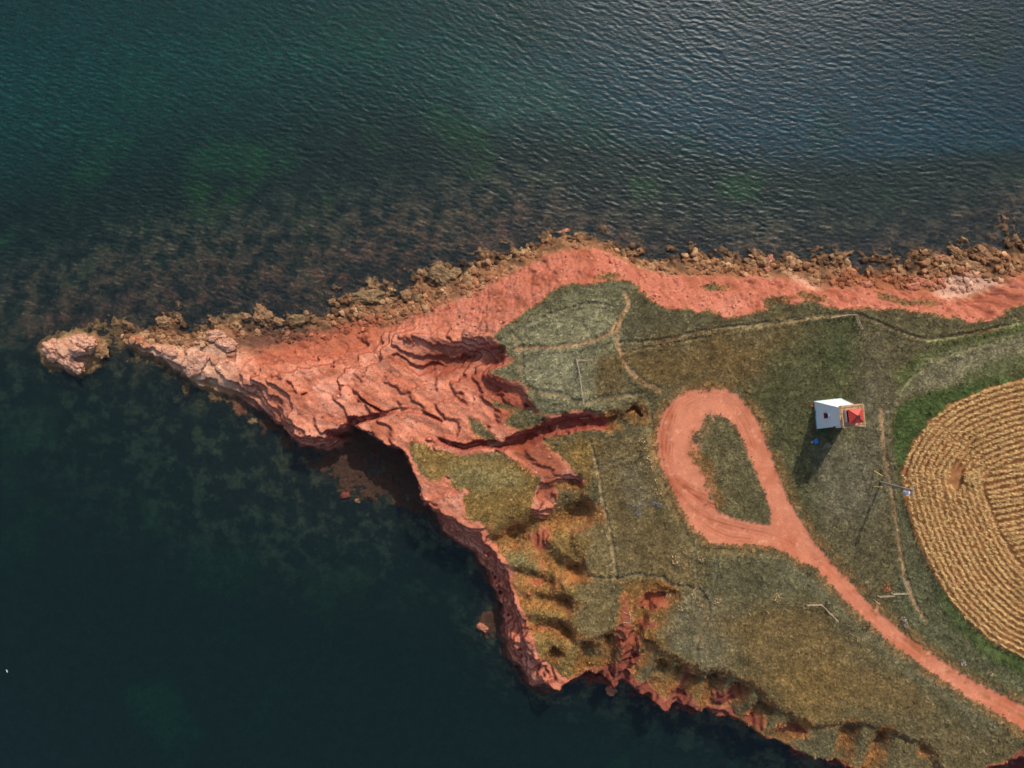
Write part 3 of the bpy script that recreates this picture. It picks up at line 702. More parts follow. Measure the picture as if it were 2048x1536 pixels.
band = sm(-3, 4, sdist(crom(wpts([(0,560),(300,430),(620,390),(800,380),(1000,330),(1130,330),(1110,420),(900,520),(600,600),(200,640),(0,680),(0,560)], -2), 3)) + 3.5 * n_c + 2 * n_a)
mott = reefq + 0.5 * n_e + 0.25 * n_b
sc_ += (lin((176,108,82)) - sc_) * (band * sm(-0.25, 0.35, mott) * 0.8)[:, None]
sc_ += (lin((128,112,70)) - sc_) * (band * sm(0.15, 0.5, reefp) * 0.45)[:, None]
bedpatch([(640,20),(760,20),(790,90),(700,120)], (70,140,84), 0.4)
bedpatch([(380,300),(470,280),(560,290),(560,330),(400,350)], (108,134,78), 0.5)
bedpatch([(230,150),(330,150),(330,210),(240,210)], (74,132,84), 0.35)
bedpatch([(940,150),(1060,120),(1140,160),(1120,230),(980,240)], (168,150,124), 0.7)  # pale bed tone imitating the warm sheen on the water above
bedpatch([(250,1380),(330,1360),(390,1440),(340,1480)], (40,110,66), 0.4, 3, -7)
bedpatch([(380,1100),(500,1080),(520,1150),(400,1180)], (66,92,50), 0.3, 3, -3.5)
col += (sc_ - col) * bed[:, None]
col = np.clip(col, 0.004, 0.95)

# ------------------------------------------------------------------ split the sheet into the pieces of the setting
cls = np.full(PX.shape, 1)                       # 0 sea bed, 1 headland rock, 2 meadow, 3 road, 4 field, 10+ paths
cls[m_grass > 0.5] = 2
cls[(path_id >= 0) & (m_grass > 0.5)] = 10 + path_id[(path_id >= 0) & (m_grass > 0.5)]
cls[(m_road > 0.5) & (H > 9)] = 3
cls[m_field > 0.5] = 4
cls[H < -0.05] = 0
C2 = cls.reshape(NY, NX)
ii, jj = np.meshgrid(np.arange(NX - 1), np.arange(NY - 1))
v00 = (jj * NX + ii).ravel()
quads = np.stack([v00, v00 + 1, v00 + NX + 1, v00 + NX], 1)
qc = np.maximum.reduce([cls[quads[:, k]] for k in range(4)])
qc = np.where(np.minimum.reduce([cls[quads[:, k]] for k in range(4)]) == 0, np.where(qc == 0, 0, 1), qc)

def grid_mesh(name, verts, faces, colors=None):
    used, inv = np.unique(faces, return_inverse=True)
    inv = inv.reshape(faces.shape)
    me = bpy.data.meshes.new(name)
    me.vertices.add(len(used)); me.vertices.foreach_set('co', verts[used].astype(np.float32).ravel())
    n = len(faces)
    me.loops.add(n * 4); me.loops.foreach_set('vertex_index', inv.astype(np.int32).ravel())
    me.polygons.add(n)
    me.polygons.foreach_set('loop_start', np.arange(0, n * 4, 4, dtype=np.int32))
    me.polygons.foreach_set('use_smooth', np.ones(n, bool))
    me.update(calc_edges=True)
    if colors is not None:
        at = me.attributes.new('Col', 'FLOAT_COLOR', 'POINT')
        at.data.foreach_set('color', np.concatenate([colors[used], np.ones((len(used), 1))], 1).astype(np.float32).ravel())
    return me

# ------------------------------------------------------------------ materials
def newmat(name):
    m = bpy.data.materials.new(name); m.use_nodes = True
    nt = m.node_tree
    return m, nt, nt.nodes['Principled BSDF']

def node(nt, typ, **kw):
    n = nt.nodes.new(typ)
    for k, v in kw.items():
        if k in n.inputs.keys() if hasattr(n.inputs, 'keys') else False:
            n.inputs[k].default_value = v
        else:
            setattr(n, k, v)
    return n

def noise(nt, scale, detail=4, rough=0.55, vec=None, dist=0.0):
    n = nt.nodes.new('ShaderNodeTexNoise')
    n.inputs['Scale'].default_value = scale; n.inputs['Detail'].default_value = detail
    n.inputs['Roughness'].default_value = rough; n.inputs['Distortion'].default_value = dist
    if vec is not None:
        nt.links.new(vec, n.inputs['Vector'])
    return n

def ramp(nt, src, lo, hi, a, b):
    r = nt.nodes.new('ShaderNodeMapRange')
    r.inputs[1].default_value = lo; r.inputs[2].default_value = hi; r.inputs[3].default_value = a; r.inputs[4].default_value = b
    nt.links.new(src, r.inputs[0])
    return r.outputs[0]

def mul(nt, c, f):
    m = nt.nodes.new('ShaderNodeVectorMath'); m.operation = 'SCALE'
    nt.links.new(c, m.inputs[0]); nt.links.new(f, m.inputs['Scale'])
    return m.outputs[0]

def mixcol(nt, fac, a, b, mode='MIX'):
    m = nt.nodes.new('ShaderNodeMix'); m.data_type = 'RGBA'; m.blend_type = mode
    for s, v in ((m.inputs[0], fac), (m.inputs[6], a), (m.inputs[7], b)):
        if hasattr(v, 'is_linked'):
            nt.links.new(v, s)
        elif isinstance(v, (int, float)):
            s.default_value = v
        else:
            s.default_value = (*v, 1)
    return m.outputs[2]

def ground_mat(name, sc=(0.9, 4.0), contrast=(0.35, 0.3), bump=0.4, bscale=3.0, rough=0.9, cracks=0.0, stretch=None):
    m, nt, bs = newmat(name)
    at = nt.nodes.new('ShaderNodeAttribute'); at.attribute_name = 'Col'
    tc = nt.nodes.new('ShaderNodeNewGeometry')
    vec = tc.outputs['Position']
    if stretch:
        mp = nt.nodes.new('ShaderNodeMapping'); mp.inputs['Rotation'].default_value = (0, 0, stretch[2]); mp.inputs['Scale'].default_value = (stretch[0], stretch[1], 1)
        nt.links.new(vec, mp.inputs[0]); vec = mp.outputs[0]
    n1 = noise(nt, sc[0], 6, 0.62, vec, 0.4); n2 = noise(nt, sc[1], 5, 0.65, vec)
    c = mul(nt, at.outputs['Color'], ramp(nt, n1.outputs[0], 0.25, 0.75, 1 - contrast[0], 1 + contrast[0]))
    c = mul(nt, c, ramp(nt, n2.outputs[0], 0.3, 0.7, 1 - contrast[1], 1 + contrast[1]))
    h = n2.outputs[0]
    if cracks:
        v = nt.nodes.new('ShaderNodeTexVoronoi'); v.feature = 'DISTANCE_TO_EDGE'; v.inputs['Scale'].default_value = 0.75
        w = noise(nt, 0.8, 4, 0.6, tc.outputs['Position'])
        wv = nt.nodes.new('ShaderNodeVectorMath'); wv.operation = 'MULTIPLY_ADD'
        nt.links.new(w.outputs['Color'], wv.inputs[0]); wv.inputs[1].default_value = (2.2, 2.2, 2.2); nt.links.new(tc.outputs['Position'], wv.inputs[2])
        nt.links.new(wv.outputs[0], v.inputs['Vector'])
        c = mul(nt, c, ramp(nt, v.outputs['Distance'], 0.0, 0.06, 1 - cracks, 1.0))
        v2 = nt.nodes.new('ShaderNodeTexVoronoi'); v2.feature = 'DISTANCE_TO_EDGE'; v2.inputs['Scale'].default_value = 2.1
        mpv = nt.nodes.new('ShaderNodeMapping'); mpv.inputs['Rotation'].default_value = (0, 0, math.radians(30)); mpv.inputs['Scale'].default_value = (0.35, 1.2, 1)
        nt.links.new(wv.outputs[0], mpv.inputs[0]); nt.links.new(mpv.outputs[0], v2.inputs['Vector'])
        c = mul(nt, c, ramp(nt, v2.outputs['Distance'], 0.0, 0.09, 1 - 0.8 * cracks, 1.0))
    nt.links.new(c, bs.inputs['Base Color'])
    bs.inputs['Roughness'].default_value = rough
    bs.inputs['Specular IOR Level'].default_value = 0.2
    if bump:
        n3 = noise(nt, bscale, 6, 0.65, vec)
        b = nt.nodes.new('ShaderNodeBump'); b.inputs['Strength'].default_value = bump; b.inputs['Distance'].default_value = 0.25
        nt.links.new(n3.outputs[0], b.inputs['Height']); nt.links.new(b.outputs[0], bs.inputs['Normal'])
    return m

M_ROCK = ground_mat('red sandstone', (0.55, 3.0), (0.2, 0.24), 0.7, 1.8, 0.85, 0.14)
M_TURF = ground_mat('rough turf', (0.8, 3.2), (0.3, 0.45), 0.9, 2.6)
M_ROAD = ground_mat('red dirt road', (0.5, 5.0), (0.13, 0.13), 0.35, 4.0)
M_SOIL = ground_mat('field soil', (0.8, 5.0), (0.25, 0.25), 0.6, 4.0)
M_PATH = ground_mat('trodden path', (0.8, 4.0), (0.15, 0.25), 0.4, 4.0)
M_BED = ground_mat('reef and sea bed', (0.5, 2.0), (0.4, 0.35), 0.6, 1.5)

VERTS = np.stack([PX, PY, H], 1)

def addobj(name, me, mat, parent=None):
    if mat is not None and not me.materials:
        me.materials.append(mat)
    o = bpy.data.objects.new(name, me); COL.objects.link(o)
    if parent is not None:
        o.parent = parent
    return o

def struct(o, label=None):
    o['kind'] = 'structure'
    if label:
        o['label'] = label
    return o

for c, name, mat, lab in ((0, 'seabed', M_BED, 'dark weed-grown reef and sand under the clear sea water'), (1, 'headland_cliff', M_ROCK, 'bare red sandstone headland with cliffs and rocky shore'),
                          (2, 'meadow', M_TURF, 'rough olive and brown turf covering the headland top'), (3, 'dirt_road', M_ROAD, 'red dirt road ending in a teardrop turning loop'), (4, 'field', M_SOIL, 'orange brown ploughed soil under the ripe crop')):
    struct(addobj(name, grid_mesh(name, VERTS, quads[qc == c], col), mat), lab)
PLAB = {'cliff_top': 'narrow worn footpath along the northern cliff top', 'fence_line': 'thin trodden line beside the cliff top path', 'viewpoint': 'worn footpath from the road loop up to the northern brow',
        'tip': 'worn footpath running to the western grass tip', 'ring': 'footpath curving round the western edge of the grey grass', 'brow': 'faint footpath below the northern brow',
        'gully': 'straight footpath running south from the ravine head', 'cross': 'footpath winding east then south to the cliff edge', 'link': 'short footpath from the loop verge down to the winding path',
        'loop_link': 'short bent footpath south of the turning loop', 'gully_link': 'faint footpath between ravine path and loop verge', 'lighthouse': 'trodden track between the lighthouse and the crop field',
        'field_track': 'pale curved track sweeping round the crop field to the right edge', 'green_track': 'pale green track running beside the cliff top path to the right edge',
        'verge': 'grey green mown verge path hugging the turning loop'}
for i, k in enumerate(PATHS):
    if (qc == 10 + i).any():
        struct(addobj('footpath', grid_mesh('footpath', VERTS, quads[qc == 10 + i], col), M_PATH), PLAB[k])

HG = H.reshape(NY, NX)
def ground(x, y):
    i = int(np.clip(np.searchsorted(XS, x) - 1, 0, NX - 2)); j = int(np.clip(np.searchsorted(YS, y) - 1, 0, NY - 2))
    fx = (x - XS[i]) / (XS[i + 1] - XS[i]); fy = (y - YS[j]) / (YS[j + 1] - YS[j])
    return float((HG[j, i] * (1 - fx) + HG[j, i + 1] * fx) * (1 - fy) + (HG[j + 1, i] * (1 - fx) + HG[j + 1, i + 1] * fx) * fy)

def gvec(A, x, y):
    i = np.clip(np.searchsorted(XS, x) - 1, 0, NX - 2); j = np.clip(np.searchsorted(YS, y) - 1, 0, NY - 2)
    return A[j, i]

def at(px, py, guess=12.0):
    """photo pixel -> point on the ground"""
    z = guess
    for _ in range(8):
        x, y = W(px, py, z); z = 0.5 * z + 0.5 * ground(x, y)
    x, y = W(px, py, z)
    return Vector((x, y, ground(x, y)))

# ------------------------------------------------------------------ sea
def ocean():
    n, L = 1536, 240.0
    k1 = np.fft.fftfreq(n, L / n) * 2 * np.pi
    kx, ky = np.meshgrid(k1, k1)
    k = np.hypot(kx, ky) + 1e-9
    th = np.arctan2(ky, kx)
    out = np.zeros((n, n))
    r = np.random.default_rng(5)
    for lam, ang, pw, slope_, bw in ((1.12, 70, 3.5, 0.13, 0.3), (0.75, 80, 2.2, 0.085, 0.28), (2.6, 62, 4, 0.035, 0.4)):
        k0 = 2 * np.pi / lam
        S = np.exp(-0.5 * (np.log(k / k0) / bw) ** 2) * np.abs(np.cos((th - math.radians(ang)))) ** (2 * pw)
        z = np.fft.ifft2((r.normal(size=(n, n)) + 1j * r.normal(size=(n, n))) * np.sqrt(S) / k).real
        gy_, gx_ = np.gradient(z, L / n)
        out += z * slope_ / np.sqrt((gx_ ** 2 + gy_ ** 2).mean())
    return out
OC = ocean()
sxs = axis(-112, 112, -108, 108, 0.26, 0.6); sys_ = axis(-86, 84, 4, 81, 0.19, 0.6)
sgx, sgy = np.meshgrid(sxs, sys_)
sx, sy = sgx.ravel(), sgy.ravel()
lee = 0.10 + 0.90 * sm(-6, 24, sy + 0.06 * sx + 3 * fbm(sx, sy, 30, 2, 3))
lee *= 0.8 + 0.5 * fbm(sx, sy, 25, 3, 6)
ON = 1536
fi = ((sx + 120) / 240 * ON) % ON; fj = ((sy + 120) / 240 * ON) % ON
i0 = fi.astype(int) % ON; j0 = fj.astype(int) % ON; fx = fi - np.floor(fi); fy = fj - np.floor(fj); i1 = (i0 + 1) % ON; j1 = (j0 + 1) % ON
wz = (OC[j0, i0] * (1 - fx) + OC[j0, i1] * fx) * (1 - fy) + (OC[j1, i0] * (1 - fx) + OC[j1, i1] * fx) * fy
wz = wz * lee * ((np.abs(sx) < 118) & (np.abs(sy) < 92))
# sharper crests
wz = wz + 1.2 * np.abs(wz) * wz
sv = np.stack([sx, sy, wz], 1)
snx = len(sxs)
ii, jj = np.meshgrid(np.arange(snx - 1), np.arange(len(sys_) - 1))
v0 = (jj * snx + ii).ravel()
sq = np.stack([v0, v0 + 1, v0 + snx + 1, v0 + snx], 1)
hs = gvec(HG, sx, sy)
sq = sq[np.minimum.reduce([hs[sq[:, k]] for k in range(4)]) < 0.6]
mw, nt, bs = newmat('sea water')
nt.nodes.remove(bs)
out = nt.nodes['Material Output']
tr = nt.nodes.new('ShaderNodeBsdfTransparent')
tr.inputs[0].default_value = (0.93, 0.97, 0.97, 1)
gl = nt.nodes.new('ShaderNodeBsdfGlossy'); gl.inputs['Roughness'].default_value = 0.3
fr_ = nt.nodes.new('ShaderNodeFresnel'); fr_.inputs['IOR'].default_value = 1.37
geo = nt.nodes.new('ShaderNodeNewGeometry')
mp = nt.nodes.new('ShaderNodeMapping'); mp.inputs['Rotation'].default_value = (0, 0, math.radians(18)); mp.inputs['Scale'].default_value = (0.55, 1.5, 1)
nt.links.new(geo.outputs['Position'], mp.inputs[0])
nz = noise(nt, 2.3, 5, 0.6, mp.outputs[0], 0.3)
bp = nt.nodes.new('ShaderNodeBump'); bp.inputs['Strength'].default_value = 0.7; bp.inputs['Distance'].default_value = 0.09
nt.links.new(nz.outputs[0], bp.inputs['Height'])
nt.links.new(bp.outputs[0], gl.inputs['Normal']); nt.links.new(bp.outputs[0], fr_.inputs['Normal'])
gl2 = nt.nodes.new('ShaderNodeBsdfGlossy'); gl2.inputs['Roughness'].default_value = 0.55      # broad lobe of the finest ripples
nt.links.new(bp.outputs[0], gl2.inputs['Normal'])
gmix = nt.nodes.new('ShaderNodeMixShader'); gmix.inputs[0].default_value = 0.45
nt.links.new(gl.outputs[0], gmix.inputs[1]); nt.links.new(gl2.outputs[0], gmix.inputs[2])
ms = nt.nodes.new('ShaderNodeMixShader')
df = nt.nodes.new('ShaderNodeBsdfDiffuse'); df.inputs[0].default_value = (0.03, 0.14, 0.125, 1)   # silt hanging in the top layer
nt.links.new(bp.outputs[0], df.inputs['Normal'])
mt_ = nt.nodes.new('ShaderNodeMixShader'); mt_.inputs[0].default_value = 0.05
nt.links.new(tr.outputs[0], mt_.inputs[1]); nt.links.new(df.outputs[0], mt_.inputs[2])
nt.links.new(fr_.outputs[0], ms.inputs[0]); nt.links.new(mt_.outputs[0], ms.inputs[1]); nt.links.new(gmix.outputs[0], ms.inputs[2])
nt.links.new(ms.outputs[0], out.inputs['Surface'])
va = nt.nodes.new('ShaderNodeVolumeAbsorption'); va.inputs['Color'].default_value = (0.12, 0.74, 0.74, 1); va.inputs['Density'].default_value = 0.18
nt.links.new(va.outputs[0], out.inputs['Volume'])
struct(addobj('sea', grid_mesh('sea', sv, sq), mw), 'teal green sea with small wind waves around the headland')

# ------------------------------------------------------------------ instanced ground cover
def template(name, build, mat):
    bm = bmesh.new(); build(bm)
    me = bpy.data.meshes.new(name); bm.to_mesh(me); bm.free(); me.materials.append(mat)
    return bpy.data.objects.new(name, me)

def blade(bm, base, dirv, length, width, droop=0.4, lean=0.6, seg=2):
    d = Vector((dirv[0], dirv[1], 0)).normalized(); s = Vector((-d.y, d.x, 0))
    prev = None
    for i in range(seg + 1):
        t = i / seg
        p_ = Vector(base) + d * (lean * length * t + droop * length * t * t) + Vector((0, 0, length * (t * (1 - 0.35 * droop * t))))
        w_ = width * (1 - 0.85 * t) * 0.5
        a = bm.verts.new(p_ - s * w_); b = bm.verts.new(p_ + s * w_)
        if prev:
            bm.faces.new((prev[0], prev[1], b, a))
        prev = (a, b)

def cover_mat(name, vary=0.35):
    m, nt, bs = newmat(name)
    at_ = nt.nodes.new('ShaderNodeAttribute'); at_.attribute_type = 'INSTANCER'; at_.attribute_name = 'Col'
    oi = nt.nodes.new('ShaderNodeObjectInfo')
    c = mul(nt, at_.outputs['Color'], ramp(nt, oi.outputs['Random'], 0, 1, 1 - vary, 1 + vary))
    nt.links.new(c, bs.inputs['Base Color'])
    bs.inputs['Roughness'].default_value = 0.8; bs.inputs['Specular IOR Level'].default_value = 0.15
    return m

def scatter(name, pts, rot, scl, vi, colors, templates, label):
    coll = bpy.data.collections.new(name + '_kinds')
    for t in templates:
        coll.objects.link(t)
    me = bpy.data.meshes.new(name)
    me.vertices.add(len(pts)); me.vertices.foreach_set('co', pts.astype(np.float32).ravel())
    for an, ty, key, v in (('rot', 'FLOAT_VECTOR', 'vector', rot), ('scl', 'FLOAT', 'value', scl), ('vi', 'INT', 'value', vi)):
        a = me.attributes.new(an, ty, 'POINT'); a.data.foreach_set(key, np.ascontiguousarray(v, dtype=np.int32 if ty == 'INT' else np.float32).ravel())
    a = me.attributes.new('Col', 'FLOAT_COLOR', 'POINT'); a.data.foreach_set('color', np.concatenate([colors, np.ones((len(pts), 1))], 1).astype(np.float32).ravel())
    o = bpy.data.objects.new(name, me); COL.objects.link(o)
    ng = bpy.data.node_groups.new(name, 'GeometryNodeTree')
    ng.interface.new_socket('Geometry', in_out='INPUT', socket_type='NodeSocketGeometry'); ng.interface.new_socket('Geometry', in_out='OUTPUT', socket_type='NodeSocketGeometry')
    gi = ng.nodes.new('NodeGroupInput'); go = ng.nodes.new('NodeGroupOutput')
    ip = ng.nodes.new('GeometryNodeInstanceOnPoints'); ci = ng.nodes.new('GeometryNodeCollectionInfo')
    ci.inputs['Collection'].default_value = coll; ci.inputs['Separate Children'].default_value = True; ci.inputs['Reset Children'].default_value = True
    def attr(nm, ty):
        n = ng.nodes.new('GeometryNodeInputNamedAttribute'); n.data_type = ty; n.inputs['Name'].default_value = nm; return n.outputs['Attribute']
    ng.links.new(gi.outputs[0], ip.inputs['Points']); ng.links.new(ci.outputs[0], ip.inputs['Instance'])
    ip.inputs['Pick Instance'].default_value = True
    ng.links.new(attr('vi', 'INT'), ip.inputs['Instance Index']); ng.links.new(attr('rot', 'FLOAT_VECTOR'), ip.inputs['Rotation']); ng.links.new(attr('scl', 'FLOAT'), ip.inputs['Scale'])
    ng.links.new(ip.outputs[0], go.inputs[0])
    md_ = o.modifiers.new('scatter', 'NODES'); md_.node_group = ng
    o['kind'] = 'stuff'; o['label'] = label
    return o

M_GRASS = cover_mat('grass blades', 0.3)
tufts = []
for t in range(6):
    def b(bm, t=t):
        rr = random.Random(40 + t)
        for _ in range(13):
            a = rr.uniform(0, 2 * math.pi)
            wx, wy = 0.75, -0.45                      # combed by the wind
            d = (math.cos(a) * 0.8 + wx, math.sin(a) * 0.8 + wy)
            blade(bm, (rr.uniform(-.16, .16), rr.uniform(-.16, .16), -0.03), d, rr.uniform(.22, .42), rr.uniform(.05, .09), rr.uniform(.2, .6), rr.uniform(.2, .7))
    tufts.append(template('grass_tuft', b, M_GRASS))
N = 150000
ru_, rv_ = RNG.random(N * 3), RNG.random(N * 3)
gx_ = -45 + ru_ * 160; gy_ = -84 + rv_ * 110
i = np.clip(np.searchsorted(XS, gx_) - 1, 0, NX - 2); j = np.clip(np.searchsorted(YS, gy_) - 1, 0, NY - 2)
idx = j * NX + i
dn = m_grass[idx] * (1 - 0.93 * np.clip(path_m[idx] * 1.3, 0, 1)) * (1 - m_road[idx]) * (1 - m_field[idx]) * sm(2.2, 1.2, slope[idx]) * np.clip(0.75 + 0.8 * n_a[idx], 0.2, 1)
dn *= 1 - 0.55 * sm(9.9, 9.3, H[idx])
keep_ = RNG.random(N * 3) < dn
idx = idx[keep_]; gx_ = gx_[keep_]; gy_ = gy_[keep_]
gz = H[idx]
rn = RNG.random(len(idx))
tc_ = gcol[idx] * (1.03 + 0.3 * n_b[idx] + 0.45 * n_e[idx])[:, None]
pale = (rn < 0.25)[:, None]
tc_ = np.where(pale, tc_ * 1.45 + 0.006, tc_ * np.where(rn > 0.7, 0.75, 0.97)[:, None])
rot = np.stack([RNG.normal(0, .1, len(idx)), RNG.normal(0, .1, len(idx)), RNG.normal(0, .45, len(idx))], 1)
scl = RNG.uniform(.55, 1.25, len(idx)) * (0.85 + 0.4 * np.clip(n_a[idx], -.5, 1) + 0.5 * np.clip(n_e[idx], -.6, .6)) * (1 + 0.5 * hedge[idx])
scatter('meadow_grass', np.stack([gx_, gy_, gz], 1), rot, scl, RNG.integers(0, 6, len(idx)), np.clip(tc_, 0, .8), tufts, 'tufts of rough grass all over the headland top')
print('tufts', len(idx))

# loose rubble: shore shelf, bank and ledges
M_RUB = cover_mat('loose sandstone rubble', 0.25)
rubs = []
from mathutils import noise as _mn
for t in range(6):
    def b(bm, t=t):
        bmesh.ops.create_icosphere(bm, subdivisions=2, radius=0.5)
        for v in bm.verts:
            c = v.co.copy(); o_ = Vector((t * 7.3, 2.1, 4.4))
            cl = _mn.voronoi(c * 2.4 + o_)[0]
            v.co = c * (0.75 + 0.5 * (cl[1] - cl[0]) + 0.3 * _mn.noise(c * 2 + o_)); v.co.x *= 1.25; v.co.z *= 0.6
    rubs.append(template('rubble_stone', b, M_RUB))
cand = np.where((np.abs(PX) < 110) & (np.abs(PY) < 86) & (H > 0.05) & (rock > 0.5) & (slope < 1.3))[0]
cellw = (np.gradient(XS)[cand % NX] * np.gradient(YS)[cand // NX])
wgt = (3.2 * shm[cand] * sm(-0.35, 0.3, n_e[cand] + 0.5 * n_a[cand]) + 1.0 * (1 - shm[cand]) * north[cand] * sm(-0.2, 0.3, n_a[cand]) + 0.35 * (1 - north[cand]) * sm(0.0, 0.4, n_a[cand])) * cellw
NR = 5200
pick = RNG.choice(cand, NR, p=wgt / wgt.sum())
big = shm[pick] > 0.5
sz = np.where(big, 0.25 + 1.25 * RNG.random(NR) ** 3.2, 0.14 + 0.55 * RNG.random(NR) ** 4)
jx = RNG.uniform(-.1, .1, (NR, 2))
tone_ = RNG.uniform(0.6, 1.35, NR)[:, None]
scatter('loose_rubble', np.stack([PX[pick] + jx[:, 0], PY[pick] + jx[:, 1], H[pick] + 0.05 * sz], 1), np.stack([RNG.normal(0, .35, NR), RNG.normal(0, .35, NR), RNG.uniform(0, 6.28, NR)], 1), sz, RNG.integers(0, 6, NR), np.clip(col[pick] * tone_, 0, .8), rubs, 'loose brown and red stones strewn over the shore shelf and banks')

# crop: rows of ripe maize-like plants, following the field edge outside and straight inside
M_CROP = cover_mat('dry crop leaves', 0.15)
crops = []
for t in range(6):
    def b(bm, t=t):
        rr = random.Random(80 + t)
        hgt = rr.uniform(1.25, 1.55)
        blade(bm, (0, 0, 0), (rr.uniform(-1, 1), rr.uniform(-1, 1)), hgt, .06, .02, .05, 2)
        for q_ in range(11):
            a = rr.uniform(0, 2 * math.pi)
            blade(bm, (0, 0, rr.uniform(.45, .95) * hgt * .9), (math.cos(a), math.sin(a)), rr.uniform(.16, .32), rr.uniform(.06, .1), rr.uniform(.3, .8), rr.uniform(.4, .9))
        for q_ in range(3):
            a = rr.uniform(0, 2 * math.pi)
            blade(bm, (0, 0, hgt * .95), (math.cos(a), math.sin(a)), .2, .04, .3, .3)
    crops.append(template('crop_plant', b, M_CROP))
cp = []
sdf = sd_field.reshape(NY, NX)
BX = crom(wpts(FIELD, 12), 6)
ROW = 1.04
def field_sd(x, y):
    return gvec(sdf, x, y)
# headland rows: offset curves of the edge
tn = np.gradient(BX, axis=0); tn /= np.linalg.norm(tn, axis=1)[:, None]
inn = np.stack([-tn[:, 1], tn[:, 0]], 1)
cxy = BX.mean(0)
if ((cxy - BX) * inn).sum() < 0:
    inn = -inn
HEADROWS = 14
for r_ in range(HEADROWS):
    L_ = dens(BX + inn * (0.55 + r_ * ROW), 0.12)
    cp.append(np.concatenate([L_, np.full((len(L_), 1), r_)], 1))
th_ = math.radians(9)
u0, v0_ = W(1960, 960, 12)
for r_ in range(-40, 60):
    t = np.arange(-30, 60, 0.12)
    wob = 0.25 * np.sin(t * 0.25 + r_)
    x = u0 + t * math.cos(th_) - (r_ * ROW + wob) * math.sin(th_); y = v0_ + t * math.sin(th_) + (r_ * ROW + wob) * math.cos(th_)
    s = field_sd(x, y)
    ok = (s > 0.75 + HEADROWS * ROW * 0.97)
    cp.append(np.stack([x[ok], y[ok], np.full(ok.sum(), 20)], 1))
cp = np.concatenate(cp)
cp[:, :2] += RNG.normal(0, 0.07, (len(cp), 2))
s = field_sd(cp[:, 0], cp[:, 1])
hx_, hy_ = W(1919, 948, 12)
gap = ((cp[:, 0] - hx_ + 0.9) / 1.5) ** 2 + ((cp[:, 1] - hy_) / 2.9) ** 2 < 1
thin = fbm(cp[:, 0], cp[:, 1], 7, 3, 5)
ok = (s > 0.35) & (cp[:, 0] < 125) & (~gap) & (RNG.random(len(cp)) < 0.93 + 0.5 * np.minimum(0, thin + 0.15))
cp = cp[ok]; thin = thin[ok]
n = len(cp)
cc = np.tile(lin((246,204,138)), (n, 1)) * RNG.uniform(.66, 1.1, n)[:, None]
gr = sm(0.2, 0.6, fbm(cp[:, 0], cp[:, 1], 9, 3, 9))[:, None] * 0.55
cc = np.clip(cc * (1 - gr) + lin((190,160,100)) * gr, 0, 0.9)
rot = np.stack([RNG.normal(0, .12, n), RNG.normal(0, .12, n), RNG.uniform(0, 6.28, n)], 1)
scatter('ripe_crop', np.concatenate([cp[:, :2], gvec(HG, cp[:, 0], cp[:, 1])[:, None]], 1), rot, RNG.uniform(.75, 1.1, n), RNG.integers(0, 6, n), cc, crops, 'straw coloured ripe crop standing in curved rows in the field')
print('crop', n)

# ================================================================== things
def simple_mat(name, c, rough=0.7, var=0.12, scale=6.0, metal=0.0, spec=0.3):
    m, nt, bs = newmat(name)
    n = noise(nt, scale, 4)
    tcn = nt.nodes.new('ShaderNodeTexCoord'); nt.links.new(tcn.outputs['Object'], n.inputs['Vector'])
    cn = nt.nodes.new('ShaderNodeRGB'); cn.outputs[0].default_value = (*lin(c), 1)
    nt.links.new(mul(nt, cn.outputs[0], ramp(nt, n.outputs[0], 0.3, 0.7, 1 - var, 1 + var)), bs.inputs['Base Color'])
    bs.inputs['Roughness'].default_value = rough; bs.inputs['Metallic'].default_value = metal; bs.inputs['Specular IOR Level'].default_value = spec
    return m

M_WHITE = simple_mat('white shingle paint', (222,224,222), 0.6, 0.04, 2.0)
M_SKIRT = simple_mat('pale green skirt', (176,200,190), 0.6, 0.06)
M_RED = simple_mat('red paint', (184,62,48), 0.5, 0.08)
M_DKRED = simple_mat('dark red paint', (150,34,36), 0.5, 0.08)
M_WOOD = simple_mat('weathered deck wood', (206,162,120), 0.85, 0.2, 3.0)
M_RAIL = simple_mat('pale rail wood', (196,170,142), 0.85, 0.12, 4.0)
M_POST = simple_mat('silvered post wood', (190,166,140), 0.85, 0.15, 4.0)
M_GLASS = simple_mat('dark glass', (40,46,52), 0.15, 0.02, 1.0, 0.0, 0.6)
M_BLACK = simple_mat('dark vent metal', (62,68,74), 0.4, 0.1, 4.0, 0.4)
M_POLE = simple_mat('grey pole wood', (150,140,126), 0.85, 0.15, 3.0)
M_CAN = simple_mat('grey transformer paint', (196,200,214), 0.4, 0.05, 3.0)
M_YEL = simple_mat('yellow plastic', (226,196,110), 0.5, 0.05)
M_WIRE = simple_mat('steel wire', (120,120,120), 0.4, 0.05, 3.0, 0.8)
M_BLUE = simple_mat('blue plastic', (30,110,190), 0.4, 0.05)
M_GULL = simple_mat('white plumage', (235,236,238), 0.8, 0.05)

def thing(name, label, cat, loc=(0, 0, 0), rz=0, group=None):
    o = bpy.data.objects.new(name, None); COL.objects.link(o)
    o.location = loc; o.rotation_euler = (0, 0, rz); o.empty_display_size = 0.5
    o['label'] = label; o['category'] = cat
    if group: o['group'] = group
    return o

def tag(o, label, cat, group=None):
    o['label'] = label; o['category'] = cat
    if group: o['group'] = group
    return o

def mesh_of(name, bm, mat, smooth=False):
    bmesh.ops.recalc_face_normals(bm, faces=bm.faces)
    me = bpy.data.meshes.new(name); bm.to_mesh(me); bm.free(); me.materials.append(mat)
    if smooth:
        for p_ in me.polygons: p_.use_smooth = True
    return me

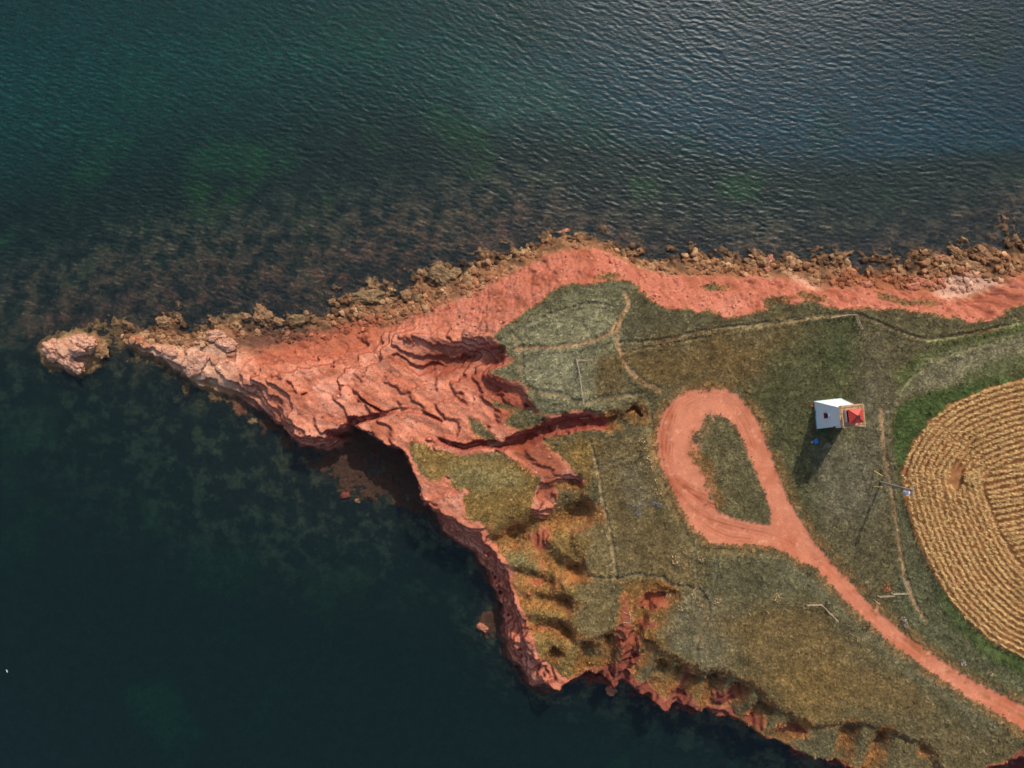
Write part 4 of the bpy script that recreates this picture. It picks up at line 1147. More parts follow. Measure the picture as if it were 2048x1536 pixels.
def frustum(bm, x0, x1, y0, y1, z0_, z1, tx0=None, tx1=None, ty0=None, ty1=None):
    tx0 = x0 if tx0 is None else tx0; tx1 = x1 if tx1 is None else tx1; ty0 = y0 if ty0 is None else ty0; ty1 = y1 if ty1 is None else ty1
    v = [bm.verts.new(p_) for p_ in ((x0,y0,z0_),(x1,y0,z0_),(x1,y1,z0_),(x0,y1,z0_),(tx0,ty0,z1),(tx1,ty0,z1),(tx1,ty1,z1),(tx0,ty1,z1))]
    for f_ in ((3,2,1,0),(4,5,6,7),(0,1,5,4),(1,2,6,5),(2,3,7,6),(3,0,4,7)):
        bm.faces.new([v[k] for k in f_])

def box(name, parent, mat, x0, x1, y0, y1, z0_, z1, **kw):
    bm = bmesh.new(); frustum(bm, x0, x1, y0, y1, z0_, z1, **kw)
    return addobj(name, mesh_of(name, bm, mat), None, parent)

def rod_bm(bm, a, b, r0, r1=None, seg=8):
    r1 = r0 if r1 is None else r1
    a, b = Vector(a), Vector(b); d = b - a
    q_ = d.to_track_quat('Z', 'Y').to_matrix()
    ra, rb = [], []
    for k in range(seg):
        t = 2 * math.pi * k / seg; c_ = q_ @ Vector((math.cos(t), math.sin(t), 0))
        ra.append(bm.verts.new(a + c_ * r0)); rb.append(bm.verts.new(b + c_ * r1))
    for k in range(seg):
        bm.faces.new((ra[k], ra[(k + 1) % seg], rb[(k + 1) % seg], rb[k]))
    bm.faces.new(ra[::-1]); bm.faces.new(rb)

def rod(name, parent, mat, a, b, r0, r1=None, seg=8):
    bm = bmesh.new(); rod_bm(bm, a, b, r0, r1, seg)
    return addobj(name, mesh_of(name, bm, mat), None, parent)

# ------------------------------------------------------------------ lighthouse
def lighthouse():
    x, y = W(1657, 827, 12)
    zb = ground(x, y)
    L = thing('lighthouse', 'square tapered white wooden lighthouse with red lantern roof and open gallery', 'lighthouse', (x, y, min(zb, 12) - 0.05), math.radians(6.2))
    B, T, TH = 2.55, 1.45, 8.3
    k = (B - T) / TH
    box('foundation', L, M_SKIRT, -B - .12, B + .12, -B - .12, B + .12, -0.3, 0.42, tx0=-B - .07, tx1=B + .07, ty0=-B - .07, ty1=B + .07)
    # four shingled walls as separate faces of the tower, mitred at the corners
    z_a, z_b = 0.425, TH
    bl = B - k * z_a
    cs = [(-1, -1), (1, -1), (1, 1), (-1, 1)]
    for q_ in range(4):
        a, b = cs[q_], cs[(q_ + 1) % 4]
        bm = bmesh.new()
        rows = 30
        prev = None
        for r_ in range(rows + 1):
            z = lerp(z_a, z_b, r_ / rows); w_ = B - k * z
            lap = 0.02 if r_ < rows else 0
            lo = [bm.verts.new((c_[0] * (w_ + lap), c_[1] * (w_ + lap), z)) for c_ in (a, b)]
            if prev:
                up = [bm.verts.new((c_[0] * w_, c_[1] * w_, z - 0.004)) for c_ in (a, b)]
                bm.faces.new((prev[0], prev[1], up[1], up[0]))
            prev = lo
        addobj('wall', mesh_of('wall', bm, M_WHITE), None, L)
    box('core', L, M_WHITE, -bl + .06, bl - .06, -bl + .06, bl - .06, z_a, z_b, tx0=-T + .06, tx1=T - .06, ty0=-T + .06, ty1=T - .06)
    for c_ in cs:
        bm = bmesh.new(); rod_bm(bm, (c_[0] * (bl + .0), c_[1] * (bl + .0), z_a), (c_[0] * (T + .0), c_[1] * (T + .0), z_b), 0.09, 0.08, 6)
        addobj('corner_board', mesh_of('corner_board', bm, M_WHITE), None, L)
    # west window with white pediment, another lower on the north wall, door on the east wall
    def window(wx, wz, w_, h_, sash, rot=0):
        e = bpy.data.objects.new('window', None); COL.objects.link(e); e.parent = L
        e.rotation_euler = (0, 0, rot)
        xo = -(B - k * wz)
        t_ = k * h_ / 2
        def quadbox(nm, mat, o0, o1, y0, y1, z0_, z1):
            bm = bmesh.new(); xb, xt = -(B - k * z0_), -(B - k * z1)
            frustum(bm, xb - o1, xb - o0, y0, y1, z0_, z1, tx0=xt - o1, tx1=xt - o0)
            addobj(nm, mesh_of(nm, bm, mat), None, e)
        quadbox('pane', M_GLASS, 0.022, 0.05, -w_ / 2 + .07, w_ / 2 - .07, wz - h_ / 2, wz + h_ / 2)
        quadbox('sash', sash, 0.022, 0.12, -w_ / 2, -w_ / 2 + .07, wz - h_ / 2, wz + h_ / 2)
        quadbox('sash', sash, 0.022, 0.12, w_ / 2 - .07, w_ / 2, wz - h_ / 2, wz + h_ / 2)
        quadbox('sash', sash, 0.03, 0.11, -w_ / 2 + .072, w_ / 2 - .072, wz - .04, wz + .04)
        quadbox('sill', sash, 0.0, 0.42, -w_ / 2 - .08, w_ / 2 + .08, wz - h_ / 2 - .12, wz - h_ / 2 - .003)
        bm = bmesh.new(); zt = wz + h_ / 2 + .003; xb = -(B - k * zt)
        v = [bm.verts.new(p_) for p_ in ((xb - .38, -w_ / 2 - .16, zt), (xb - .38, w_ / 2 + .16, zt), (xb - .38, 0, zt + .34), (xb + .1, -w_ / 2 - .16, zt), (xb + .1, w_ / 2 + .16, zt), (xb + .1, 0, zt + .34))]
        for f_ in ((0, 1, 2), (5, 4, 3), (0, 3, 4, 1), (1, 4, 5, 2), (2, 5, 3, 0)):
            bm.faces.new([v[q_] for q_ in f_])
        addobj('pediment', mesh_of('pediment', bm, M_WHITE), None, e)
    window(0, 4.2, 0.85, 1.1, M_DKRED)
    window(0, 3.0, 0.8, 1.1, M_DKRED, math.radians(90))
    d = bpy.data.objects.new('door', None); COL.objects.link(d); d.parent = L; d.rotation_euler = (0, 0, math.pi)
    bm = bmesh.new(); frustum(bm, -(B - k * .45) - .08, -(B - k * .45) - .022, -.45, .45, .45, 2.45, tx0=-(B - k * 2.45) - .08, tx1=-(B - k * 2.45) - .022)
    addobj('door_panel', mesh_of('door_panel', bm, M_RED), None, d)
    # gallery
    G, gz = 1.9, TH + 0.02
    box('cornice', L, M_WHITE, -T - .05, T + .05, -T - .05, T + .05, TH - .35, gz - .003, tx0=-G + .12, tx1=G - .12, ty0=-G + .12, ty1=G - .12)
    deck = bpy.data.objects.new('gallery_deck', None); COL.objects.link(deck); deck.parent = L
    n = 16; pw = 2 * G / n
    pm = None
    for q_ in range(n):
        if pm is None:
            bm = bmesh.new(); frustum(bm, .012, pw - .012, -G, G, gz, gz + .06); pm = mesh_of('plank', bm, M_WOOD)
        o = addobj('plank', pm, None, deck); o.location.x = -G + q_ * pw; o.location.z = random.uniform(-.004, .004)
    rl = bpy.data.objects.new('railing', None); COL.objects.link(rl); rl.parent = L
    z1 = gz + .065
    pts = [(-1, -1), (-.33, -1), (.33, -1), (1, -1), (1, -.33), (1, .33), (1, 1), (.33, 1), (-.33, 1), (-1, 1), (-1, .33), (-1, -.33)]
    for a, b in pts:
        box('baluster', rl, M_WOOD, a * (G - .06) - .045, a * (G - .06) + .045, b * (G - .06) - .045, b * (G - .06) + .045, z1, z1 + 1.02)
    for zz in (.34, .68, 1.025):
        wd = .05 if zz < 1 else .075
        for s_ in (-1, 1):
            box('rail', rl, M_WOOD, -G + .02, G - .02, s_ * (G - .06) - wd + s_ * .05, s_ * (G - .06) + wd * .3 + s_ * .05, z1 + zz, z1 + zz + .08)
            box('rail', rl, M_WOOD, s_ * (G - .06) - wd + s_ * .05, s_ * (G - .06) + wd * .3 + s_ * .05, -G + .14, G - .14, z1 + zz + .004, z1 + zz + .084)
    # lantern room
    R_ = 1.02
    ln = bpy.data.objects.new('lantern_room', None); COL.objects.link(ln); ln.parent = L
    box('lower_wall', ln, M_WHITE, -R_, R_, -R_, R_, z1 + .0, z1 + .85)
    box('ledge', ln, M_DKRED, -R_ - .06, R_ + .06, -R_ - .06, R_ + .06, z1 + .855, z1 + .95)
    box('glazing', ln, M_GLASS, -R_ + .08, R_ - .08, -R_ + .08, R_ - .08, z1 + .955, z1 + 1.75)
    for a in (-1, 0, 1):
        for b in (-1, 0, 1):
            if abs(a) + abs(b) == 0: continue
            box('mullion', ln, M_RED, a * (R_ - .07) - .06, a * (R_ - .07) + .06, b * (R_ - .07) - .06, b * (R_ - .07) + .06, z1 + .952, z1 + 1.76)
    bm = bmesh.new(); E = 1.24; zr = z1 + 1.765
    frustum(bm, -E, E, -E, E, zr, zr + .1)
    frustum(bm, -E + .02, E - .02, -E + .02, E - .02, zr + .102, zr + .82, tx0=-.12, tx1=.12, ty0=-.12, ty1=.12)
    rf = addobj('lantern_roof', mesh_of('lantern_roof', bm, M_RED), None, L)
    for c_ in cs:
        bm = bmesh.new(); rod_bm(bm, (c_[0] * (E - .04), c_[1] * (E - .04), zr + .12), (c_[0] * .14, c_[1] * .14, zr + .83), .035, .03, 6)
        addobj('ridge_cap', mesh_of('ridge_cap', bm, M_DKRED), None, rf)
    vt = bpy.data.objects.new('ventilator', None); COL.objects.link(vt); vt.parent = rf
    rod('stack', vt, M_BLACK, (0, 0, zr + .78), (0, 0, zr + 1.1), .17, .17, 12)
    rod('cap', vt, M_BLACK, (0, 0, zr + 1.103), (0, 0, zr + 1.3), .27, .06, 12)
    rod('vane', vt, M_BLACK, (-.36, 0, zr + 1.42), (.36, 0, zr + 1.42), .035, .035, 6)
    rod('vane', vt, M_BLACK, (0, -.36, zr + 1.5), (0, .36, zr + 1.5), .035, .035, 6)
    rod('vane_rod', vt, M_BLACK, (0, 0, zr + 1.303), (0, 0, zr + 1.6), .03, .02, 6)
    box('step', L, M_DKRED, -B - .75, -B - .15, -B + .0, -B + .7, -.15, .16)
lighthouse()

# ------------------------------------------------------------------ power pole
def power_pole():
    x, y = W(1761, 964, 12); z = ground(x, y)
    P = thing('utility_pole', 'tall grey wooden utility pole with transformer beside the crop field', 'utility pole', (x, y, z))
    hp = 10.6
    rod('pole', P, M_POLE, (0, 0, -.4), (0, 0, hp), .2, .13, 10)
    rod('crossarm', P, M_POLE, (.16, -.9, hp - .5), (.16, .9, hp - .5), .07, .07, 6)
    for yy in (-.8, 0.35, .8):
        rod('insulator', P, M_CAN, (.16, yy, hp - .428), (.16, yy, hp - .2), .06, .045, 8)
    tr_ = bpy.data.objects.new('transformer', None); COL.objects.link(tr_); tr_.parent = P
    rod('tank', tr_, M_CAN, (-.1, -.62, hp - 2.5), (-.1, -.62, hp - 1.5), .36, .36, 14)
    rod('lid', tr_, M_CAN, (-.1, -.62, hp - 1.497), (-.1, -.62, hp - 1.38), .4, .2, 14)
    rod('bushing', tr_, M_CAN, (-.22, -.66, hp - 1.42), (-.22, -.66, hp - 1.12), .07, .05, 8)
    rod('bracket', tr_, M_WIRE, (-.05, -.28, hp - 2), (0, -.1, hp - 2), .06, .06, 6)
    for ax, ay in ((1747, 941), (1745, 973)):
        gx1, gy1 = W(ax, ay, 12); a = Vector((gx1 - x, gy1 - y, ground(gx1, gy1) - z)); b = Vector((-.14, 0, hp - 2.9))
        g_ = rod('guy_wire', P, M_WIRE, a, b, .015, .015, 5)
        u_ = (b - a).normalized()
        rod('guard', g_, M_YEL, a + u_ * .25, a + u_ * 2.6, .085, .085, 8)
power_pole()

# ------------------------------------------------------------------ fences
def post_mesh(h_, r_=.075):
    bm = bmesh.new(); rod_bm(bm, (0, 0, -.25), (0, 0, h_), r_, r_ * .85, 7)
    return mesh_of('post', bm, M_POST)
POST = post_mesh(1.25)

def fence(posts, rails, label, hts=(.55, 1.1), jitter=.05, r_=.045):
    ps = [at(*p_) for p_ in posts]
    o = thing('rail_fence', label, 'fence', ps[0])
    for p_ in ps:
        q_ = addobj('post', POST, None, o); q_.location = p_ - ps[0]; q_.rotation_euler = (random.uniform(-.06, .06), random.uniform(-.06, .06), random.random())
    for a, b in rails:
        for h_ in hts:
            d = (ps[b] - ps[a]); d.z = 0; s_ = Vector((-d.y, d.x, 0)).normalized() * .11
            rod('rail', o, M_RAIL, ps[a] - ps[0] + s_ + Vector((0, 0, h_ + random.uniform(-jitter, jitter))) - d * .02, ps[b] - ps[0] + s_ + Vector((0, 0, h_ + random.uniform(-jitter, jitter))) + d * .02, r_, r_ * .9, 7)
    return o

fence([(1176,720),(1151,719),(1157,745),(1160,768),(1163,790),(1165,806)], [(0,1),(1,2),(2,3),(3,4),(4,5)], 'pale wooden rail fence with a right-angled corner in the grey viewpoint grass')
fence([(1612,1209),(1639,1208),(1655,1224),(1670,1239)], [(0,1),(1,2),(2,3)], 'bent wooden rail fence left of the road in the brown meadow')
fence([(1800,1154),(1811,1183),(1782,1185)], [(0,1),(1,2)], 'hooked wooden rail fence corner nearest the crop field below the utility pole')
fence([(1783,1188),(1754,1190)], [(0,1)], 'short straight rail fence piece by the dirt road, west of the hooked corner')
fence([(1660,637),(1684,633),(1707,631)], [(0,1),(1,2)], 'wooden rail fence along the cliff top path, running west from its corner')
fence([(1709,636),(1713,647),(1719,659)], [(0,1),(1,2)], 'short wooden rail fence running south from the cliff top corner')

ROWA = [(1605,1213),(1570,1218),(1534,1222),(1498,1226),(1462,1231)]
ROWB = [(1700,1267),(1733,1298),(1810,1357),(1849,1400),(1890,1437),(1931,1472),(1966,1502)]
ords = ['first', 'second', 'third', 'fourth', 'fifth', 'sixth', 'seventh']
for k_, p_ in enumerate(ROWA):
    o = addobj('fence_post', POST, None); o.location = at(*p_); o.rotation_euler = (random.uniform(-.1, .1), random.uniform(-.1, .1), 0)
    tag(o, f'lone wooden post, {ords[k_]} to the west of the bent rail fence', 'post', 'lone fence posts in the brown meadow')
for k_, p_ in enumerate(ROWB):
    o = addobj('fence_post', POST, None); o.location = at(*p_); o.rotation_euler = (random.uniform(-.1, .1), random.uniform(-.1, .1), 0)
    tag(o, f'lone wooden post, {ords[k_]} to the southeast of the bent rail fence', 'post', 'lone fence posts in the brown meadow')
for p_, lab in (((1200,1003), 'weathered wooden post beside the straight path, northernmost of three'), ((1212,1069), 'weathered wooden post beside the straight path, middle of three'), ((1227,1172), 'weathered wooden post where the straight path meets the winding one'),
                ((1748,1199), 'leaning wooden post at the road edge west of the rail fences'), ((1709,632), 'stout corner post of the cliff top rail fences')):
    o = addobj('fence_post', POST, None); o.location = at(*p_); tag(o, lab, 'post', 'fence posts beside the paths')
    if 'leaning' in lab: o.rotation_euler = (0.5, 0.5, 0)

def fallen(a, b, lab, z=12):
    pa, pb = at(*a, z), at(*b, z)
    n_ = 7; zs = max(ground(*(pa.lerp(pb, t / n_)).xy) - (pa.z + (pb.z - pa.z) * t / n_) for t in range(n_ + 1))
    bm = bmesh.new(); rod_bm(bm, (0, 0, zs + .08), Vector((pb.x - pa.x, pb.y - pa.y, pb.z - pa.z + zs + .08)), .05, .045, 7)
    o = addobj('fallen_rail', mesh_of('fallen_rail', bm, M_RAIL), None); o.location = pa
    tag(o, lab, 'rail', 'fallen fence rails')
fallen((1261,1225), (1261,1245), 'longer fallen rail lying north to south over the red gully head', 11)
fallen((1246,1244), (1260,1246), 'fallen rail lying east to west at the foot of the longer one', 11)
fallen((1247,1224), (1254,1227), 'stub of broken rail just left of the longer fallen rail', 11)
fallen((1305,1244), (1312,1234), 'short fallen rail tilted on the red lip of the hollow', 10)
fallen((1160,837), (1178,835), 'fallen pale rail caught inside the dark ravine', 8)

# ------------------------------------------------------------------ small things by the lighthouse
p_ = at(1628.5, 882)
b_ = thing('refuse_bin', 'small blue plastic bin in the shadow of the lighthouse', 'bin', p_, .3)
box('tub', b_, M_BLUE, -.28, .28, -.3, .3, 0, .78, tx0=-.34, tx1=.34, ty0=-.36, ty1=.36)
box('lid', b_, M_BLUE, -.37, .37, -.39, .39, .783, .86, tx0=-.3, tx1=.3, ty0=-.3, ty1=.3)
p_ = at(1623, 884)
c_ = thing('crate', 'small tan wooden crate beside the blue bin', 'crate', p_, .2)
for q_ in range(3):
    box('slat', c_, M_WOOD, -.2, .2, -.2 + q_ * .14, -.2 + q_ * .14 + .11, .27, .3)
box('body', c_, M_POLE, -.2, .2, -.2, .2, 0, .267)

# ------------------------------------------------------------------ shrubs
def shrub_mat(name, c):
    m, nt, bs = newmat(name)
    oi = nt.nodes.new('ShaderNodeNewGeometry')
    cn = nt.nodes.new('ShaderNodeRGB'); cn.outputs[0].default_value = (*lin(c), 1)
    nt.links.new(mul(nt, cn.outputs[0], ramp(nt, oi.outputs['Random Per Island'], 0, 1, .55, 1.3)), bs.inputs['Base Color'])
    bs.inputs['Roughness'].default_value = .85; bs.inputs['Specular IOR Level'].default_value = .1
    return m
M_TAN = shrub_mat('tan dry foliage', (212,178,128)); M_GREYBLUE = shrub_mat('blue grey foliage', (150,148,154)); M_DARK = shrub_mat('dark foliage', (56,54,38)); M_RUST = shrub_mat('rust foliage', (190,112,62)); M_PINK = shrub_mat('pale pink foliage', (214,190,176))
M_STEM = simple_mat('twigs', (96,76,56))

def shrub_meshes(seed, mat, n=70, sh=1.0):
    rr = random.Random(seed)
    bm = bmesh.new()
    for _ in range(n):
        a = rr.uniform(0, 6.28); r_ = rr.random() ** .5; hh = rr.random()
        c = Vector((math.cos(a) * r_ * .5, math.sin(a) * r_ * .5, .12 + hh * .5 * sh * (1.15 - r_ * r_)))
        if rr.random() < .25: c.xy *= 1.35
        nv = Vector((rr.gauss(0, 1), rr.gauss(0, 1), rr.gauss(.6, .8))).normalized(); t = nv.orthogonal().normalized(); t2 = nv.cross(t); s_ = rr.uniform(.05, .11)
        bm.faces.new([bm.verts.new(c + t * s_), bm.verts.new(c + t2 * s_ * .7), bm.verts.new(c - t * s_), bm.verts.new(c - t2 * s_ * .7)])
    fm = bpy.data.meshes.new('foliage'); bm.to_mesh(fm); bm.free(); fm.materials.append(mat)
    bm = bmesh.new()
    for _ in range(7):
        a = rr.uniform(0, 6.28); rod_bm(bm, (0, 0, -.1), (math.cos(a) * .35, math.sin(a) * .35, .5 * sh), .02, .008, 4)
    return fm, mesh_of('stem', bm, M_STEM)

SH = {k_: [shrub_meshes(10 * i_ + q_, m_) for q_ in range(3)] for i_, (k_, m_) in enumerate((('tan', M_TAN), ('blue', M_GREYBLUE), ('dark', M_DARK), ('rust', M_RUST), ('pink', M_PINK)))}
def shrub(px, py, size, kind, label, group=None, z=12):
    p_ = at(px, py, z); o = thing('shrub', label, 'shrub', p_, random.uniform(0, 6.28), group)
    s_ = size * 128 / F / 1.1
    fm, sm_ = random.choice(SH[kind])
    for nm, me in (('foliage', fm), ('stem', sm_)):
        c = addobj(nm, me, None, o); c.scale = (s_, s_ * random.uniform(.8, 1.1), min(s_, 1.1))
SHR = [
 (1284,882,14,'tan','tan dry shrub at the northern end of the shrub row beside the loop verge'),
 (1290,898,13,'tan','tan dry shrub second from the north in the row beside the loop verge'),
 (1298,917,17,'tan','broad tan dry shrub third from the north in the row beside the loop verge'),
 (1304,936,14,'tan','tan dry shrub in the middle of the row beside the loop verge'),
 (1312,962,13,'tan','tan dry shrub near the southern end of the row beside the loop verge'),
 (1318,984,16,'tan','tan dry shrub at the southern end of the row beside the loop verge'),
 (1271,1013,12,'blue','upper shrub of the blue grey pair in the middle of the left meadow'),
 (1277,1027,13,'blue','lower shrub of the blue grey pair in the middle of the left meadow'),
 (1283,1007,9,'blue','smallest blue grey shrub just right of the blue grey pair'),
 (1306,1006,11,'blue','dark blue grey shrub west of the loop verge, left one'),
 (1318,1009,12,'blue','dark blue grey shrub touching the loop verge, right one'),
 (1351,1120,22,'tan','largest tan dry shrub left of the short straight footpath'),
 (1369,1104,10,'tan','small tan shrub north of the largest tan shrub'),
 (1369,1132,14,'tan','tan shrub just southeast of the largest tan shrub'),
 (1402,1118,13,'tan','tan shrub just right of the short straight footpath'),
 (1324,1131,10,'tan','small tan shrub alone to the west of the largest tan shrub'),
 (1337,1191,12,'tan','tan shrub on the eastern lip of the red hollow'),
 (1386,1191,19,'tan','wide tan shrub in the fork of the winding footpath'),
 (1400,1208,13,'tan','round tan shrub at the southern point of the path fork'),
 (1361,1216,15,'tan','tan shrub in grey grass southeast of the red hollow'),
 (1413,1234,11,'tan','small tan shrub on the winding footpath below the fork'),
 (1433,1200,17,'tan','tan shrub right of the bent footpath south of the loop'),
 (1553,1195,21,'tan','lone round tan shrub in the dark meadow above the post row'),
 (1426,1272,9,'tan','tiny tan shrub in the grey grass right of the winding path'),
 (1806,1238,13,'pink','upper of two pale pink shrubs between road and crop field'),
 (1812,1250,11,'pink','lower of two pale pink shrubs between road and crop field'),
 (1925,1325,13,'pink','pale pink shrub at the road edge further southeast'),
 (1978,1347,13,'tan','tan shrub on the road bank near the right edge'),
 (1652,1212,20,'dark','dark bush just right of the bent rail fence corner'),
 (1730,1254,20,'dark','dark bush left of the road southeast of the bent fence'),
 (1892,1448,14,'dark','dark bush in the lower right meadow by a lone post'),
 (1621,810,13,'rust','rusty orange shrub against the west wall of the lighthouse'),
 (1772,1174,22,'rust','heap of rusty dry brush above the short rail fence piece'),
]
for a in SHR: shrub(*a)

# ------------------------------------------------------------------ boulders
from mathutils import noise as mnoise
def rock_mat(name, c1, c2, rough=.8):
    m, nt, bs = newmat(name)
    tcn = nt.nodes.new('ShaderNodeNewGeometry')
    n1 = noise(nt, 1.1, 6, .65, tcn.outputs['Position'], .5); n2 = noise(nt, 4.5, 5, .65, tcn.outputs['Position'])
    c = mixcol(nt, ramp(nt, n1.outputs[0], .35, .65, 0, 1), tuple(lin(c1)), tuple(lin(c2)))
    c = mul(nt, c, ramp(nt, n2.outputs[0], .3, .7, .55, 1.3))
    nt.links.new(c, bs.inputs['Base Color'])
    bs.inputs['Roughness'].default_value = rough; bs.inputs['Specular IOR Level'].default_value = .35
    b = nt.nodes.new('ShaderNodeBump'); b.inputs['Strength'].default_value = .6; b.inputs['Distance'].default_value = .15
    nt.links.new(n2.outputs[0], b.inputs['Height']); nt.links.new(b.outputs[0], bs.inputs['Normal'])
    return m
M_RB = {'brown': rock_mat('brown boulder rock', (112,80,52), (160,120,82)), 'red': rock_mat('red boulder rock', (158,92,66), (190,126,96)), 'pale': rock_mat('pale wet boulder rock', (168,112,84), (206,156,128), .45), 'olive': rock_mat('olive weed boulder rock', (92,76,48), (150,116,78)), 'maroon': rock_mat('maroon boulder rock', (110,52,42), (140,70,56))}

def boulder(px, py, w_, h_, ang, kind, label, ht=.8, z=.6, group='boulders along the shore', sharp=.5, seed=0, name='boulder', cat='boulder'):
    p_ = at(px, py, z)
    s_ = (HC - p_.z) / F
    bm = bmesh.new(); bmesh.ops.create_icosphere(bm, subdivisions=5 if max(w_, h_) > 34 else 4, radius=1)
    off = Vector((px * .37, py * .53, seed))
    ca, sa = math.cos(math.radians(ang)), math.sin(math.radians(ang))
    for v in bm.verts:
        c = v.co.copy()
        cell = mnoise.voronoi(c * 1.3 + off)[0]
        cell2 = mnoise.voronoi(c * 3.1 + off)[0]
        f_ = 1 + .34 * mnoise.fractal(c * 1.3 + off, .7, 2, 5) - sharp * .5 * cell[0] + .22 * (cell2[1] - cell2[0]) - .06 + .07 * mnoise.noise(c * 7 + off)
        # squared-off, flat-topped
        e = 4.0
        nrm_ = (abs(c.x) ** e + abs(c.y) ** e + abs(c.z) ** e) ** (1 / e)
        c = c / (nrm_ * .6 + .4) * f_
        x_, y_ = c.x * w_ * s_ / 2, c.y * h_ * s_ / 2
        v.co = Vector((x_ * ca - y_ * sa, x_ * sa + y_ * ca, c.z * ht * .75))
    me = mesh_of(name, bm, M_RB[kind], True)
    o = addobj(name, me, None); o.location = (p_.x, p_.y, max(p_.z, -1.2) + (ht * .05))
    return tag(o, label, cat, group)

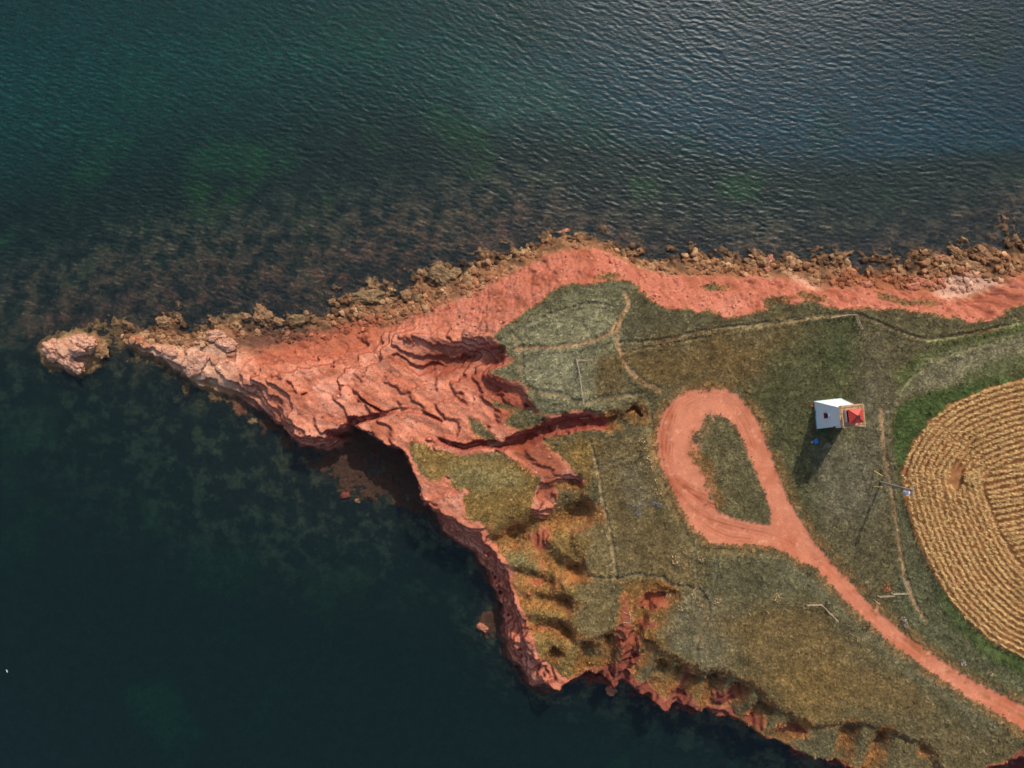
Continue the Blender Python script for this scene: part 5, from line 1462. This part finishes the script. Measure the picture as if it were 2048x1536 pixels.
BO = [
 (332,606,24,15,-15,'brown','left of two small rocks standing in the water north of the tip',.5,.2),
 (358,611,15,20,10,'brown','right of two small rocks standing in the water north of the tip',.5,.2),
 (503,606,16,16,0,'brown','small round boulder alone in the water above the twin shore boulders',.6,.2),
 (493,634,17,15,40,'brown','small boulder touching the water left of the twin shore boulders',.6,.3),
 (526,631,38,46,60,'brown','larger left one of the twin brown shore boulders',1.2,.8),
 (558,644,30,20,-10,'brown','smaller right one of the twin brown shore boulders',.8,.8),
 (596,641,42,26,0,'olive','pitted olive boulder right of the twin shore boulders',.8,.6),
 (642,592,13,30,10,'brown','upright narrow rock standing in the shallows',.5,.2),
 (664,602,20,10,35,'brown','thin sliver of rock in the shallows beside the upright one',.4,.2),
 (737,597,66,32,0,'olive','largest domed tan boulder on the northern shore',1.3,.8),
 (786,600,18,13,25,'brown','small tan boulder right of the domed boulder',.6,.8),
 (812,592,22,24,0,'brown','square tan boulder between the domed boulder and the big ridge rock',.7,.8),
 (838,597,24,18,0,'olive','dark olive rock beside the square tan boulder',.6,.8),
 (883,551,60,38,-25,'olive','big rounded olive ridge rock jutting from the northern shore',1.4,.9),
 (910,545,26,20,20,'olive','greenish rock just right of the big ridge rock',.8,.4),
 (837,519,13,9,0,'brown','tiny brown rock awash north of the big ridge rock',.4,.2),
 (1127,463,30,10,18,'red','pale red slab awash at the northernmost shore',.35,.2),
 (1262,506,34,9,-3,'brown','thin flat slab at the shore right of the northern bulge',.35,.4),
 (1330,543,34,18,-35,'brown','brown block at the toe of the bank east of the bulge',1.0,1.5),
 (1523,524,26,20,-30,'brown','leftmost brown boulder of the eastern boulder cluster',.9,.8),
 (1540,519,16,20,20,'red','reddish boulder in the middle of the eastern boulder cluster',.8,.8),
 (1582,523,20,16,35,'brown','rightmost pale boulder of the eastern boulder cluster',.8,.8),
 (1535,540,18,14,0,'red','lower reddish boulder of the eastern boulder cluster',.7,1.2),
 (1493,524,20,10,-45,'brown','narrow tilted boulder west of the eastern boulder cluster',.7,.6),
 (1882,515,14,11,0,'red','small bright red boulder on the shore near the tilted slabs',.6,.8),
 (1892,522,14,12,20,'brown','brown boulder touching the bright red one',.6,.8),
 (1913,506,50,18,-32,'brown','long tilted brown slab, western one of the slab group',.8,.8),
 (1927,520,44,14,-30,'brown','lower long tilted slab beside the western slab',.6,.9),
 (1966,508,46,24,-40,'brown','broad tilted brown slab, eastern one of the slab group',.8,.9),
 (1950,534,44,22,-10,'brown','flat brown slab below the eastern tilted slab',.5,1.2),
 (1730,570,28,17,5,'red','red block beside the dark rock pool at the bank toe',.9,2.0),
 (1821,575,38,18,8,'red','wide red block on the shelf east of the rock pool',.8,2.0),
 (1846,566,42,20,-12,'red','largest red block on the shelf east of the rock pool',.9,2.0),
 (1882,568,20,26,10,'red','narrow red block at the eastern end of the shelf',.8,2.0),
 (432,672,40,24,15,'pale','pale pink rock knob on the north side of the spit',1.2,1.2),
 (455,690,44,30,-15,'pale','broad pale pink rock with pits behind the knob',1.0,1.8),
 (330,645,36,26,0,'brown','rounded brown rock at the outermost bend of the spit',1.2,.6),
 (388,727,48,52,-30,'pale','bright pitted pale block on the ridge of the spit',1.2,2.2),
 (338,706,34,24,-25,'pale','pale notched block west of the bright pitted block',.9,2.0),
 (965,1255,26,14,-30,'red','flat red rock rising from dark water below the southern cliff',.5,.5),
 (506,842,22,16,20,'olive','small olive rock awash under the spit shadow',.4,.1),
 (356,800,18,14,0,'olive','weedy rock awash south of the pale block',.4,.0),
 (690,990,20,14,10,'maroon','small maroon rock at the edge of the shaded platform',.5,.1),
 (716,1000,16,12,10,'brown','small tan rock awash off the shaded platform',.5,.0),
 (1000,878,22,12,-20,'red','red boulder lodged at the ravine mouth',.9,6.5),
 (1222,1380,26,20,-20,'red','rounded red block at the foot of the southern gully',1.2,4),
]
for a in BO: boulder(*a)
for a in [(108,700,40,46,20,'pale','wet brown western lump of the sea stack',2.0,1.4),(165,690,48,44,0,'pale','pale top lump of the sea stack off the tip',2.2,1.6),(150,728,50,28,-30,'pale','low southern ledge of the sea stack',1.4,1.0),(200,700,30,40,20,'brown','brown eastern shoulder of the sea stack facing the channel',1.2,.6)]:
    boulder(*a, group='lumps of the sea stack', name='sea_stack_rock', cat='rock')

# ------------------------------------------------------------------ gulls
def gull(px, py, label, z=.3, ang=0, s_=1.0):
    x, y = W(px, py, z)
    g_ = thing('gull', label, 'gull', (x, y, z), ang); g_.scale = (.6, .6, .6)
    bm = bmesh.new()
    bmesh.ops.create_uvsphere(bm, u_segments=10, v_segments=6, radius=1)
    for v in bm.verts:
        t = v.co.x
        v.co = Vector((v.co.x * .3, v.co.y * .11 * (1 - .25 * t), v.co.z * .1 + (.05 if t > .6 else 0)))
    addobj('body', mesh_of('body', bm, M_GULL, True), None, g_)
    for sd in (-1, 1):
        bm = bmesh.new()
        v = [bm.verts.new(p_) for p_ in ((.12, 0, .03), (.16, sd * .35, .12), (-.02, sd * .72, .08), (-.06, sd * .4, .1), (-.1, 0, .03))]
        v2 = [bm.verts.new(q_.co + Vector((0, 0, .015))) for q_ in v]
        bm.faces.new(v); bm.faces.new(v2[::-1])
        for q_ in range(5): bm.faces.new((v[q_], v[(q_ + 1) % 5], v2[(q_ + 1) % 5], v2[q_]))
        addobj('wing', mesh_of('wing', bm, M_GULL), None, g_)
    bm = bmesh.new(); rod_bm(bm, (.28, 0, .06), (.38, 0, .05), .02, .006, 5)
    addobj('beak', mesh_of('beak', bm, M_YEL), None, g_)
gull(14, 1342, 'small white gull low over the dark water at the far left', 1.0, .4)
